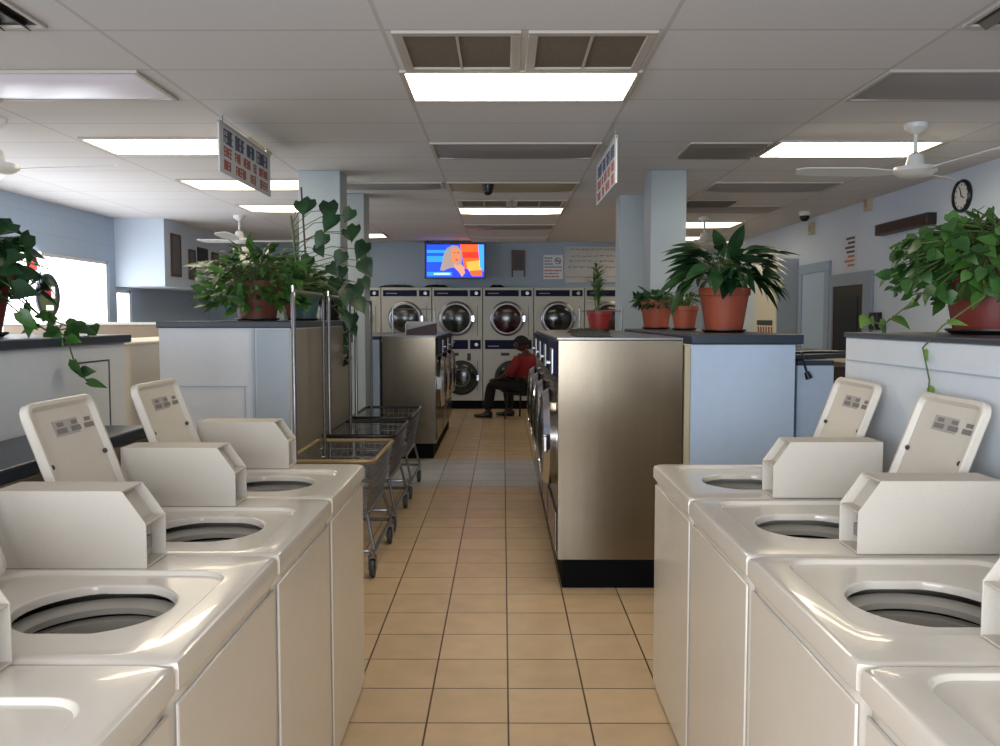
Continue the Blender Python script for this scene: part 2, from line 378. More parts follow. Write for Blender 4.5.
# ceiling fans
def fan(label, x, y, rz):
    t = thing('ceiling_fan', label, 'ceiling fan', (x, y, HC), rz, 'white ceiling fans')
    MB().lathe([(.02, 0), (.075, -.002), (.07, -.03), (.035, -.06), (.014, -.07)], n=24, capb=True).build('canopy', WHITE, t)
    MB().bar((0, 0, -.06), (0, 0, -.24), .013).build('rod', WHITE, t)
    DZ = -.045
    MB().lathe([(.02, -.14), (.045, -.155), (.055, -.2), (.06, -.225), (.13, -.235), (.135, -.262), (.1, -.29), (.05, -.3)], (0, 0, DZ), n=32).build('motor', WHITE, t)
    for k in range(3):
        b = MB(); a = math.radians(10)
        n = 10; top = []
        for i in range(n+1):
            u = i/n; r = .11+.62*u; wd = .035+.05*min(1, u*3)*(1-.25*u)
            if i == n: wd *= .6
            z = -.31+.03*u
            top.append((r, wd, z))
        L = [Vector((r, -wd, z-wd*.18)) for r, wd, z in top]+[Vector((r, wd, z+wd*.18)) for r, wd, z in reversed(top)]
        b.prism(L, (0, 0, .006)); b.rot(Matrix.Rotation(2*PI*k/3, 4, 'Z'))
        b.build('blade', WHITE, t, smooth=False)
fan('white ceiling fan cut off by the left edge of the view', -3.2, 5.55, .1)
fan('white ceiling fan above the bushy left plants', -3.22, 10.7, .5)
fan('white ceiling fan in front of the long lit light at right', 2.66, 5.7, 2.9)
fan('white ceiling fan above the peace lily, far right', 2.5, 10.9, .6)
# small ceiling detector
t = thing('smoke_detector', 'small round white detector on ceiling above the left fan', 'smoke detector', (-2.9, 5.0, HC))
MB().lathe([(.06, 0), (.06, -.02), (.045, -.035)], n=24).build('housing', FRAMEW, t)

# ------------------------------------------------------------------ hanging signs
def hsign(label, x, y0, y1, z0, z1, side):
    t = thing('hanging_sign', label, 'sign', (x, (y0+y1)/2, z1), 0, 'signs hung from the ceiling')
    h = (y1-y0)/2; H = z1-z0
    MB().box(-.006, .006, -h, h, -H, 0).build('board', PAPER, t, bevel=.002)
    MB().box(-.009, .009, -h, h, -.012, .004).build('hanging_rail', FRAMEW, t)
    for s_ in (-1, 1):
        MB().bar((0, s_*h*.85, 0), (0, s_*h*.85, HC-z1), .003, n=6).build('hook', CHROMED, t)
    rnd = random.Random(3)
    for row, (zz, hh, m, words) in enumerate(((-.075, .095, INKB, (.18, .2, .18, .28)), (-.168, .066, INKR, (.16, .12, .16, .08, .22)), (-.25, .066, INKR, (.14, .22, .13, .2)))):
        for sd in (-1, 1):
            g = MB(); y = -h*.86
            gap = (2*h*.86-sum(words))/max(1, len(words)-1)
            for wd in words:
                n = max(2, int(wd/.035)); cw = wd/n
                for k in range(n):
                    a = y+k*cw; b = a+cw*.78; hz = hh*(.82+.18*rnd.random())
                    x0 = sd*.0062; x1 = sd*.0085
                    st = cw*.26; shape = rnd.randrange(4)
                    X = (min(x0, x1), max(x0, x1))
                    g.box(*X, a, a+st, zz-hz/2, zz+hz/2)
                    if shape in (0, 1): g.box(*X, b-st, b, zz-hz/2, zz+hz/2)
                    if shape in (0, 2, 3): g.box(*X, a+st, b-st if shape < 2 else b, zz+hz/2-st, zz+hz/2)
                    if shape in (1, 2, 3): g.box(*X, a+st, b-st if shape < 2 else b, zz-st/2, zz+st/2)
                    if shape == 2: g.box(*X, a+st, b, zz-hz/2, zz-hz/2+st)
                y += wd+gap
                g.build('word', m, t, smooth=False); g = MB()
hsign('hanging white sign at left with navy and red lettering, seen before the left lights', -1.73, 5.36, 6.52, 2.395, 2.70, 1)
hsign('hanging white sign right of centre with navy and red lettering, seen nearly edge-on', .715, 5.56, 6.68, 2.35, 2.645, -1)

# ------------------------------------------------------------------ top load washers
NA = 96
def inside_rr(x, y, a):
    x0, x1, y0, y1, r = a
    if not (x0 <= x <= x1 and y0 <= y <= y1): return False
    qx = min(max(x, x0+r), x1-r); qy = min(max(y, y0+r), y1-r)
    return (x-qx)**2+(y-qy)**2 <= r*r+1e-12
def loop_from(cx, cy, test, z):
    out = []
    for k in range(NA):
        t = 2*PI*(k+.5)/NA; dx, dy = math.cos(t), math.sin(t); lo, hi = 0, 1.0
        for _ in range(26):
            mid = (lo+hi)/2
            if test(cx+dx*mid, cy+dy*mid): lo = mid
            else: hi = mid
        out.append((cx+dx*lo, cy+dy*lo, z))
    return out
def rr(cx, cy, a, z): return loop_from(cx, cy, lambda x, y: inside_rr(x, y, a), z)
def make_washer(label):
    W = .3372; F = -.34
    t = thing('top_load_washer', label, 'washing machine', (0, 0, 0), 0, 'white top load washers')
    b = MB().loops([rr(0, 0, (-W+.004, W-.004, F+.012, .32, .012), .01), rr(0, 0, (-W+.004, W-.004, F+.012, .32, .012), .862), rr(0, 0, (-W+.03, W-.03, F+.04, .29, .012), .862), rr(0, 0, (-W+.03, W-.03, F+.04, .29, .012), .85)], capa=True)
    b.build('cabinet', ENAMEL, t, normals=False)
    MB().box(-W+.02, W-.02, F+.006, F+.013, .03, .835).build('front_panel', ENAMEL, t, bevel=.004)
    cx, cy = -.02, F+.288
    L = [rr(cx, cy, (-W+.006, W-.006, F+.004, .33, .02), .856), rr(cx, cy, (-W, W, F, .33, .013), .864), rr(cx, cy, (-W, W, F, .33, .013), .898),
         rr(cx, cy, (-W+.004, W-.004, F+.004, .326, .012), .909), rr(cx, cy, (-W+.013, W-.013, F+.013, .317, .02), .9145),
         rr(cx, cy, (-.302, .205, F+.07, .25, .075), .9147), rr(cx, cy, (-.298, .201, F+.074, .246, .072), .9125), rr(cx, cy, (-.293, .196, F+.08, .241, .067), .9045)]
    hole = lambda s, z: loop_from(cx, cy, lambda x, y: (x-cx)**2+(y-cy)**2 < (.157*s)**2 and abs(x-cx) < .146*s, z)
    L += [hole(1.05, .9035), hole(1.015, .9015), hole(1.0, .897), hole(.995, .884)]
    dk = MB().loops(L).build('deck', ENAMEL, t); wn_ = dk.modifiers.new('wn', 'WEIGHTED_NORMAL'); wn_.keep_sharp = True; wn_.weight = 80
    MB().lathe([(.175, .866), (.158, .862), (.148, .852), (.148, .838), (.162, .836)], (cx, cy, 0), n=48, capa=False, capb=False).build('tub_ring', TUB, t)
    g = MB().lathe([(.19, .85), (.2, .82), (.2, .5), (.17, .47), (.01, .47)], (cx, cy, 0), n=40, capa=False, capb=True).build('wash_basket', BASKET, t)
    MB().lathe([(.165, .828), (.15, .822), (.148, .80), (.16, .79)], (cx, cy, 0), n=48, capa=False, capb=False).build('balance_ring', TUB, t)
    a = MB().lathe([(.11, .47), (.075, .5), (.05, .56), (.045, .7), (.035, .80), (.012, .815)], (cx, cy, 0), n=24)
    for k in range(4):
        q = MB(); th = k*PI/2+.4
        a.prism([(cx+math.cos(th)*.03, cy+math.sin(th)*.03, .5), (cx+math.cos(th)*.13, cy+math.sin(th)*.13, .49), (cx+math.cos(th)*.06, cy+math.sin(th)*.06, .72)], (-math.sin(th)*.012, math.cos(th)*.012, 0))
    a.build('agitator', TUB, t)
    # coin box on the user's right-hand side
    x0, x1 = .212, .332; y0, y1 = F+.275, .29; z0 = .9155; m1 = z0+.105; z1 = z0+.183; ch = .055; th = .005
    prof = [(y0, z0), (y0, m1), (y0+ch, z1), (y1, z1), (y1, z0)]
    bx = MB()
    for xa in (x0, x1-th): bx.prism([(xa, y, z) for y, z in prof], (th, 0, 0))
    bx.box(x0+th, x1-th, y0+ch, y1, z1-th, z1).box(x0+th, x1-th, y1-th, y1, z0, z1-th)
    bx.box(x0+th, x1-th, y0+.001, y0+.07, m1-th, m1).box(x0+th, x1-th, y0, y0+.07, z0, z0+th)
    bx.box(x0+th, x1-th, y0+.035, y0+.045, z0+th, m1-th)      # recessed lower face
    bx.prism([(x0+th, y0+.03, m1), (x0+th, y0+.034, m1), (x0+th, y0+ch+.03, z1-th), (x0+th, y0+ch+.026, z1-th)], (x1-x0-2*th, 0, 0))
    cb = bx.build('coin_box', ENAMEL2, t, smooth=False, bevel=.0012, seg=1)
    MB().box(x0+.035, x1-.03, y0+.024, y0+.036, z0+.03, z0+.06).bar(((x0+x1)/2, y0+.036, z0+.078), ((x0+x1)/2, y0+.024, z0+.078), .009).build('coin_slide', CHROMED, cb)
    # lid, opened past upright and leaning back
    ang = math.radians(20); hy = .232; hz = .922
    lw0, lw1, ln = -.222, .152, .372
    def R(rad): 
        return MB()
    def lp(ins, c, r): return [(x, y, c) for x, y, _ in rr((lw0+lw1)/2, ln/2, (lw0+ins, lw1-ins, ins, ln-ins, r), 0)]
    lid = MB().loops([lp(.006, -.012, .03), lp(0, -.006, .035), lp(0, .012, .035), lp(.004, .016, .032), lp(.014, .016, .026), lp(.024, .001, .02)], capa=True, capb=True)
    # map (x, along, normal): along = up/back, normal = toward the aisle
    M = Matrix(((1, 0, 0, 0), (0, math.sin(ang), -math.cos(ang), hy), (0, math.cos(ang), math.sin(ang), hz), (0, 0, 0, 1)))
    lo = lid.rot(M).build('lid', LIDP, t); wn_ = lo.modifiers.new('wn', 'WEIGHTED_NORMAL'); wn_.keep_sharp = True; wn_.weight = 80
    st = MB().box(lw0+.12, lw1-.12, ln-.105, ln-.06, .0012, .002).rot(M).build('label_sticker', mat('sticker_grey', 'a7a19a', .4), lo)
    k = MB()
    for i in range(3):
        xx = lw0+.13+i*.078
        k.box(xx, xx+.055, ln-.098, ln-.083, .0021, .0026).box(xx+.01, xx+.045, ln-.078, ln-.066, .0021, .0026)
    k.rot(M).build('sticker_print', mat('sticker_print', '777270', .5), lo)
    kk = MB()
    for xx, yy in ((lw0+.035, ln*.52), (lw1-.035, ln*.52)): kk.lathe([(.007, .001), (.007, .008), (.004, .01)], (xx, yy, 0), n=12)
    kk.rot(M).build('rubber_bumper', GREYP, lo)
    for xx in (lw0+.06, lw1-.06): MB().bar((xx-.025, hy, hz-.008), (xx+.025, hy, hz-.008), .009, n=12).build('hinge', ENAMEL, t)
    return t
P = .676; Y0 = 1.445
yc = [Y0+P*(k-.5) for k in range(4)]
XLW, XRW = -.556-.34, .603+.34
w0 = make_washer('nearest left top load washer, its deck cut by the bottom edge of the view')
w0.location = (XLW, yc[0], 0); w0.rotation_euler = (0, 0, PI/2)
LB = ['second left top load washer, wide round opening, lid cut by left edge of view', 'third left top load washer, tall open lid with sticker left of its coin box', 'farthest left top load washer at the aisle end, beside the laundry carts']
for k in range(3): dup(w0, (XLW, yc[k+1], 0), PI/2, LB[k])
RB = ['nearest right top load washer at the bottom right corner of the view', 'second right top load washer, wide round opening showing agitator',
      'third right top load washer, large open lid at the right edge', 'farthest right top load washer, beside the steel cabinet end']
for k in range(4): dup(w0, (XRW, yc[k], 0), -PI/2, RB[k])

# ------------------------------------------------------------------ low partitions / counters
def partition(label, x0, x1, y0, y1, h, slab, ov, m, mtop=NAVY, cat='partition', name='low_partition', panels=None):
    t = thing(name, label, cat, ((x0+x1)/2, (y0+y1)/2, 0))
    cx, cy = (x0+x1)/2, (y0+y1)/2
    MB().box(x0-cx, x1-cx, y0-cy, y1-cy, 0, h).build('body', m, t, bevel=.004)
    MB().box(x0-cx-ov, x1-cx+ov, y0-cy-ov, y1-cy+ov, h, h+slab).build('counter_top', mtop, t, bevel=.006)
    return t, cx, cy
# chase ledge behind left washers, then taller partition
partition('low brown ledge with dark navy top running behind the left washers', -1.6, -1.285, .4, 3.15, 1.07, .04, .0, TAN, cat='ledge', name='pipe_ledge')
t, cx, cy = partition('tall white partition with navy counter top at far left, behind the ledge', -2.3, -1.62, .4, 3.72, 1.395, .036, .022, WHITEP)
f = MB().box(.3395, .342, 1.2, 1.5, 1.325, 1.331).box(.3395, .342, 1.5, 1.508, .3, 1.331)
f.build('panel_seam', INK, t, smooth=False)
t, cx, cy = partition('white cabinet partition under the bushy left plants, inset panel on its front', -2.1, -1.3, 5.3, 7.38, 1.44, .04, .012, WHITEP)
MB().box(-.395, .13, -1.046, -1.041, 1.08, 1.085).box(.12, .126, -1.046, -1.041, .1, 1.08).box(.17, .185, -1.05, -1.041, .1, 1.44).box(.2, .4, -1.052, -1.041, 0, 1.43).build('inset_panel', mat('panel_shade', 'a3b0bb', .5), t, smooth=False)
MB().box(.401, .406, -1.0, 1.03, .02, 1.43).build('side_panel', mat('beige_metal', '8a8479', .4, metal=.3), t)
partition('cream rounded partition end seen between the two left counters', -2.8, -2.3, 4.5, 7.0, 1.33, .02, .005, CREAMP, CREAMP)
partition('tan counter with white top below the bright left window', -4.6, -2.5, 8.0, 9.6, 1.435, .02, .01, TAN, WHITE, cat='counter', name='folding_counter')
t, cx, cy = partition('white partition behind the right washers, holding the trailing pothos pot', 1.345, 2.0, .4, 3.42, 1.425, .02, .008, WHITEP)
MB().box(-.331, -.3285, -1.5, 1.5, 1.335, 1.34).build('panel_seam', mat('panel_shade', 'a3b0bb', .5), t, smooth=False)
t, cx, cy = partition('pale blue partition with navy top carrying three terracotta pots', 1.026, 1.6, 4.76, 7.38, 1.355, .053, .0, BLUEP)
MB().box(1.03-cx, 1.6+.04-cx, 4.76-cy-.015, 7.37-cy, 1.358, 1.41).build('counter_edge', NAVY, t, bevel=.006)
t2, cx, cy = partition('lower pale blue cabinet with dark slab top right of the plant partition', 1.645, 1.85, 4.86, 6.6, 1.235, .03, .0, BLUEP)
MB().prism([(-.13, -.87, 1.266), (.33, -.6, 1.266), (.33, .2, 1.266), (-.11, .2, 1.266)], (0, 0, .028)).build('loose_slab', NAVY, t2, bevel=.004)
partition('brown cabinet end between the low blue cabinet and the right partition', 1.87, 2.4, 5.3, 7.2, 1.2, .03, .01, BROWN, TAN)
partition('pale blue partition beside the far left steel washer row', -1.92, -1.315, 9.24, 12.0, 1.27, .035, .0, BLUEP)
# power cord
cord = MB().tube([(1.665, 4.87, 1.305), (1.66, 4.83, 1.3), (1.665, 4.825, 1.27), (1.675, 4.825, 1.23), (1.685, 4.825, 1.2)], .006, n=8)
t = thing('power_cord', 'short black power cord hanging over the low blue cabinet edge', 'cord', (0, 0, 0))
cord.build('cable', BLACK, t); MB().bar((1.685, 4.825, 1.2), (1.70, 4.825, 1.165), .014, .02, n=12).build('plug', BLACK, t)
tag(MB().tube([(1.66, 5.0, 1.30), (1.78, 5.05, 1.303), (1.9, 5.0, 1.306), (2.0, 5.1, 1.303)], .008).build('cable_coil', BLACK), 'black cable lying along the dark slab of the low blue cabinet', 'cord')

# ------------------------------------------------------------------ steel front load washers
def make_front_loader(label, W, D, H, group, red=False):
    t = thing('front_load_washer', label, 'washing machine', (0, 0, 0), 0, group)
    w = W/2-.002; F = -D/2
    MB().box(-w, w, F, D/2, .16, H).build('cabinet', STEEL, t, bevel=.004)
    MB().box(-w+.012, w-.012, F+.03, D/2-.01, 0, .158).build('plinth', BASEB, t)
    MB().box(-w-.0, w+.0, F-.006, D/2, H, H+.012).build('top_trim', CHROMED, t, bevel=.003)
    MB().box(-w+.01, w-.01, F-.02, F, H-.2, H-.01).build('control_panel', NAVYP, t, bevel=.004)
    cb = MB().box(w-.2, w-.05, F-.035, F-.02, H-.19, H-.05).build('coin_slide', CHROMED, t, bevel=.004)
    MB().box(w-.16, w-.09, F-.06, F-.035, H-.135, H-.12).build('coin_tray', CHROMED, cb, bevel=.002)
    zc = .8; r = .28
    d = MB().lathe([(r, F), (r+.005, F-.035), (r-.02, F-.07), (r-.065, F-.08), (r-.08, F-.06)], (0, 0, zc), 'y', n=40, capa=False, capb=False).build('door', CHROME, t)
    MB().lathe([(r-.075, F-.062), (r-.1, F-.075), (r-.17, F-.09), (.01, F-.095)], (0, 0, zc), 'y', n=32, capa=False).build('glass', GLASSR if red else GLASSD, d)
    MB().box(r-.04, r+.05, F-.08, F-.05, zc-.05, zc+.05).build('handle', CHROME, d, bevel=.01)
    MB().box(-r-.06, -r, F-.06, F, zc-.07, zc+.07).build('hinge', CHROME, d, bevel=.006)
    MB().box(-w+.04, w-.04, F-.012, F, .2, .42).build('lower_panel', STEEL, t, bevel=.004)
    return t
ord_ = ['nearest', 'second', 'third', 'farthest']
WR = .782; XF = .30; DR = .685
fr = make_front_loader('nearest steel front load washer in the right row, its brushed side facing the viewer', WR, DR, 1.38, 'right row of steel front load washers')
fr.location = (XF+DR/2, 4.75+WR/2, 0); fr.rotation_euler = (0, 0, -PI/2)
for k in range(1, 4): dup(fr, (XF+DR/2, 4.75+WR*(k+.5), 0), -PI/2, '%s steel front load washer along the right row, door facing the aisle' % ord_[k])
# beige edge post beside the near steel side panel
tag(MB().box(.992, 1.022, 4.745, 5.2, 0, 1.352).build('corner_post', mat('beige_post', 'b5a888', .5)), 'beige edge strip between the brushed steel side and blue partition', 'strip')
DL = .57
fl = make_front_loader('nearest steel front load washer of the left row, dull side panel behind the carts', .9, DL, 1.30, 'left row of steel front load washers')
fl.location = (-.715-DL/2, 9.22+.45, 0); fl.rotation_euler = (0, 0, PI/2)
for k, lab in ((1, 'middle steel front load washer of the left row, door facing the aisle'), (2, 'last steel front load washer of the left row, next to the dryers')):
    dup(fl, (-.715-DL/2, 9.22+.9*(k+.5), 0), PI/2, lab)
# things on the steel rows
t = thing('cardboard_box', 'white box with a slanted maroon flap on the left steel washer', 'box', (-.89, 9.5, 1.312), .05)
MB().box(-.17, .17, -.12, .12, 0, .004).box(-.17, .17, .11, .12, 0, .15).box(-.17, -.16, -.12, .12, 0, .13).build('carton', PAPER, t)
MB().prism([(-.15, -.115, 0.005), (.165, -.115, 0.005), (.165, -.115, .135), (-.15, -.115, .06)], (0, .2, 0)).build('flap', MAROON, t)
def crumple(name, label, cat, c, sx, sy, sz, m, seed):
    rnd = random.Random(seed); b = MB(); n = 22; vs = []
    for j in range(n+1):
        row = []
        for i in range(n+1):
            u, v = i/n*2-1, j/n*2-1
            e = max(0, 1-max(abs(u), abs(v))**4)
            row.append(b.bm.verts.new((c[0]+u*sx, c[1]+v*sy, c[2]+.002+e*sz*(.35+.65*rnd.random()))))
        vs.append(row)
    for j in range(n):
        for i in range(n): b.bm.faces.new((vs[j][i], vs[j][i+1], vs[j+1][i+1], vs[j+1][i]))
    b.face([(c[0]-sx, c[1]-sy, c[2]+.001), (c[0]+sx, c[1]-sy, c[2]+.001), (c[0]+sx, c[1]+sy, c[2]+.001), (c[0]-sx, c[1]+sy, c[2]+.001)])
    return tag(b.build(name, m, normals=False), label, cat)
crumple('crumpled_cloth', 'dark crumpled cloth on top of the nearest right steel washer', 'cloth', (.52, 5.2, 1.393), .1, .3, .03, mat('black_cloth', '17191a', .9), 4)
crumple('folded_jacket', 'dark folded jacket farther back on the right steel washers', 'clothing', (.6, 6.15, 1.393), .13, .3, .035, mat('charcoal_cloth', '1d2320', .9), 9)
def rail(label, x0, x1, y, z0, z1):
    t = thing('hanging_rail', label, 'rail', (x0, y, z0))
    MB().bar((0, 0, 0), (0, 0, z1-z0+.02), .008).build('post', CHROMED, t)
    MB().bar((x1-x0, 0, 0), (x1-x0, 0, z1-z0+.02), .008).build('post', CHROMED, t)
    MB().bar((0, 0, z1-z0), (x1-x0, 0, z1-z0), .006).build('bar', CHROMED, t)
rail('thin chrome hanging rail standing on the left steel washers', -.78, -1.25, 9.9, 1.312, 1.6)
rail('thin chrome hanging rail on the right steel washers behind the palm', .63, .98, 7.2, 1.392, 1.56)

# ------------------------------------------------------------------ stacked dryers on back wall
def make_dryer(label, g1, g2):
    t = thing('stack_dryer', label, 'dryer', (0, 0, 0), 0, 'stacked dryers along the back wall')
    w = .412; D = .19
    MB().box(-w, w, -D, 0, .14, 2.0).build('cabinet', DRYW, t, bevel=.006)
    MB().box(-w, w, -D+.03, 0, 0, .14).build('plinth', BASEB, t)
    for (z0, z1) in ((1.855, 1.955), (.99, 1.14)):
        p = MB().box(-w+.03, w-.24, -D-.008, -D, z0, z1).box(w-.205, w-.03, -D-.008, -D, z0, z1).build('control_panel', NAVYP, t, bevel=.002)
        MB().box(-w+.08, -w+.26, -D-.01, -D-.008, z0+.04, z0+.055).build('panel_print', mat('grey_print', '7d8290', .5), p)
        MB().lathe([(.03, -D-.008), (.028, -D-.025)], (w-.1, 0, (z0+z1)/2), 'y', n=16, capa=False).build('coin_slot', CHROMED, p)
    MB().box(-.12, .02, -D-.004, -D, .88, .93).box(.16, .22, -D-.004, -D, .8, .92).build('notice', INK, t)
    MB().box(w-.085, w-.078, -D-.004, -D, .3, .8).box(w-.085, w-.078, -D-.004, -D, 1.2, 1.7).build('panel_gap', INK, t)
    for zc, g, m, dx in ((1.49, g1, CHROMED, -.02), (.52, g2, mat('dark_ring', '2b2b29', .4, metal=.5), .06)):
        r = .285
        d = MB().lathe([(r, -D), (r, -D-.03), (r-.02, -D-.045), (r-.05, -D-.045), (r-.065, -D-.03)], (dx, 0, zc), 'y', n=40, capa=False, capb=False).build('door', m, t)
        MB().lathe([(r-.06, -D-.032), (r-.12, -D-.05), (.02, -D-.055)], (dx, 0, zc), 'y', n=32, capa=False).build('glass', g, d)
        MB().box(dx+r-.03, dx+r+.015, -D-.06, -D-.03, zc-.05, zc+.05).build('handle', CHROME, d, bevel=.005)
        if zc < 1:
            MB().lathe([(.15, -D-.05), (.15, -D-.06), (.13, -D-.06), (.13, -D-.05)], (dx, 0, zc), 'y', n=32, capa=False, capb=False).build('inner_ring', mat('grey_ring', '4c4b47', .4), d)
    return t
GREEN = mat('door_glass_green_tint', '1c221b', .15, spec=.7, var=.4, scale=5)
labs = ['stacked dryer at far left, half hidden by the climbing plant', 'stacked dryer above the left steel row, left of the television', 'stacked dryer under the television, full lower door visible', 'stacked dryer with reddish clothes behind the seated person',
        'stacked dryer directly above the seated person with very dark door', 'stacked dryer behind the thin palm, red clothes showing', 'stacked dryer hidden mostly by the right columns']
for k in range(7):
    g = GLASSR if k in (3, 5) else (GLASSD if k == 4 else GREEN)
    dr = make_dryer(labs[k], g, GREEN); dr.location = (-2.44+.835*k+.02, 14.495, 0)
# dark clutter along the ledge above dryers
for k, (x, sx) in enumerate(((-1.75, .3), (-1.1, .2), (-.1, .12))):
    crumple('cable_bundle', ['dark cable bundle on the dryer tops left of the television', 'dark cables on the dryer tops just below the television', 'small dark rag on the dryer tops right of the television'][k], 'cable', (x, 14.41, 2.001), sx, .06, .05, BLACK, 20+k)

# ------------------------------------------------------------------ back wall items
def flat(mb, pts, Y, m, name, par, th=.002):
    # polygon in px coordinates on plane Y; converted to parent-local
    o = par.location
    P_ = [atY(px, py, Y)-o for px, py in pts]
    return MB().prism(P_, (0, -th, 0)).build(name, m, par, smooth=False)
tv = thing('television', 'wall television showing a blond presenter on blue and orange', 'television', tuple(atY(455, 261, 14.2)))
tvY = 14.2
flat(None, [(425, 243), (485, 243.5), (485, 279), (425, 279)], tvY, BLACK, 'case', tv, .05)
def em(name, c, s=1.3): return mat(name, c, .4, emit=s)
k = .053
def lay(pts, m, name):
    global k
    k += .0012
    flat(None, pts, tvY-k, m, name, tv, .0005)
lay([(426.5, 244.5), (484, 244.5), (484, 277.5), (426.5, 277.5)], em('tv_blue', '0a3cc8', 1.1), 'screen')
lay([(427, 250), (446, 250), (446, 262), (427, 262)], em('tv_lightblue', '1e80e0', 1.1), 'picture')
lay([(427, 253), (444, 253), (444, 256), (427, 256)], em('tv_blue2', '0638c0', 1.5), 'picture')
lay([(460, 244.5), (478, 244.5), (482, 262), (482, 276), (466, 276)], em('tv_orange', 'e8501a', 1.1), 'picture')
lay([(462, 252), (478, 252), (479, 258), (463, 258)], em('tv_red', 'c02a10', 1.0), 'picture')
lay([(466, 262), (481, 260), (481, 270), (468, 271)], em('tv_yellow', 'f0963a', 1.1), 'picture')
lay([(478, 244.5), (484, 244.5), (484, 272), (480, 268)], em('tv_cyan', '2a78e8', 1.6), 'picture')
lay([(444, 254), (447, 248), (452, 245.3), (458, 246), (462, 251), (462, 262), (458, 270), (444, 271), (440, 270), (442, 263)], em('tv_hair', 'a89890', .55), 'picture')
lay([(451, 252), (453, 248.5), (457, 248), (460, 251), (460.5, 256), (459, 261), (456, 264.5), (453, 262), (451, 258)], em('tv_face', 'c97a52', .8), 'picture')
lay([(453.5, 252.4), (455, 252.2), (455, 253), (453.5, 253.2)], em('tv_dark', '5a2c22', .7), 'picture')
lay([(457.3, 252.2), (459, 252.4), (459, 253.2), (457.3, 253)], em('tv_dark', '5a2c22', .7), 'picture')
lay([(455.2, 259.2), (458.4, 259), (457.5, 260.6), (456, 260.7)], em('tv_lips', 'b03a3a', .9), 'picture')
lay([(440, 277.5), (443, 271), (450, 268), (458, 267), (468, 269), (473, 277.5)], em('tv_dress', '1a2fb8', 1.3), 'picture')
lay([(454, 264), (458, 266), (461, 264), (464, 267), (465, 273), (462, 277), (459, 272), (455, 268)], em('tv_hand', 'd89070', .8), 'picture')
lay([(427, 272), (452, 272), (452, 276), (427, 276)], em('tv_caption', '1c78b8', 1.1), 'picture')
lay([(434, 273), (450, 273), (450, 274.6), (434, 274.6)], em('tv_caption2', 'b8d8e8', 1.1), 'picture')
MB().box(-.05, .05, 0, .3, -.05, .05).box(-.49, -.45, -.02, .3, .29, .4).build('wall_bracket', BLACK, tv)
t = thing('wall_shelf', 'small dark wood bracket shelf plaque right of the television', 'plaque', tuple(atY(518, 264, 14.47)))
flat(None, [(511.5, 250), (525, 250.5), (525, 270.5), (511.5, 270.5)], 14.5, BROWN, 'board', t, .03)
flat(None, [(514, 255), (522.5, 255), (522.5, 268), (514, 268)], 14.468, DBROWN, 'inset', t, .004)
for a, b in ((511.5, 513), (523.6, 525)): flat(None, [(a, 270), (b, 270), (b, 277), (a, 277)], 14.5, BROWN, 'leg', t, .02)
t = thing('notice_sign', 'white no smoking notice with black circle and red lower lines', 'sign', tuple(atY(553, 267, 14.49)))
flat(None, [(543.5, 255), (563, 255), (563, 279), (543.5, 279)], 14.5, PAPER, 'board', t, .006)
sg = MB(); rnd = random.Random(5); o = t.location
def bars(rows, Y, rnd, x0, x1, hgt=1.1, fill=(1.2, 2.6)):
    for yy in rows:
        x = x0
        while x < x1:
            wd = rnd.uniform(*fill)
            if x+wd > x1: break
            p = [atY(x, yy, Y)-o, atY(x+wd, yy, Y)-o, atY(x+wd, yy+hgt, Y)-o, atY(x, yy+hgt, Y)-o]
            sg.prism(p, (0, -.001, 0)); x += wd+.6
bars((257.5, 260.5, 263.5), 14.493, rnd, 544.5, 553); bars((266.5,), 14.493, rnd, 544.5, 562)
c = atY(558, 261, 14.492)-o; R_ = .055
sg.lathe([(R_, 0), (R_, -.002), (R_*.8, -.002), (R_*.8, 0)], c, 'y', n=28, capa=False, capb=False)
sg.prism([c+Vector((-R_*.7, 0, R_*.55)), c+Vector((-R_*.55, 0, R_*.7)), c+Vector((R_*.7, 0, -R_*.55)), c+Vector((R_*.55, 0, -R_*.7))], (0, -.002, 0))
sg.prism([c+Vector((-.035, 0, .008)), c+Vector((.035, 0, .008)), c+Vector((.035, 0, -.006)), c+Vector((-.035, 0, -.006))], (0, -.003, 0))
sg.build('black_print', INK, t, smooth=False)
sg = MB(); bars((270, 273, 276), 14.493, rnd, 544.5, 562, 1.2, (1.5, 4)); sg.build('red_print', INKR, t, smooth=False)
t = thing('whiteboard', 'large whiteboard notice with handwritten lines between notice and column', 'sign', tuple(atY(595, 264, 14.49)))
o = t.location
flat(None, [(564.5, 246), (640, 246.5), (640, 283), (564.5, 283)], 14.5, mat('board_white', 'a9a8a4', .4), 'board', t, .008)
MB().box(-.5, .76, -.014, 0, .285, .3).box(-.5, .76, -.014, 0, -.31, -.295).box(-.5, -.485, -.014, 0, -.3, .29).build('frame', CHROMED, t, smooth=False)
sg = MB()
for yy in (249.5, 256, 261, 267):
    x = 568+rnd.uniform(0, 3)
    while x < 632:
        wl = rnd.uniform(2, 6); pts = [atY(x+wl*i/8, yy+rnd.uniform(-.9, .9), 14.485)-o for i in range(9)]
        sg.tube(pts, .003, n=4); x += wl+1.6
sg.build('handwriting', INK, t, smooth=False)
sg = MB(); x = 566
while x < 630:
    wl = rnd.uniform(2, 5); sg.tube([atY(x+wl*i/6, 277+rnd.uniform(-.8, .8), 14.485)-o for i in range(7)], .0035, n=4); x += wl+1.5
sg.build('red_handwriting', INKR, t, smooth=False)
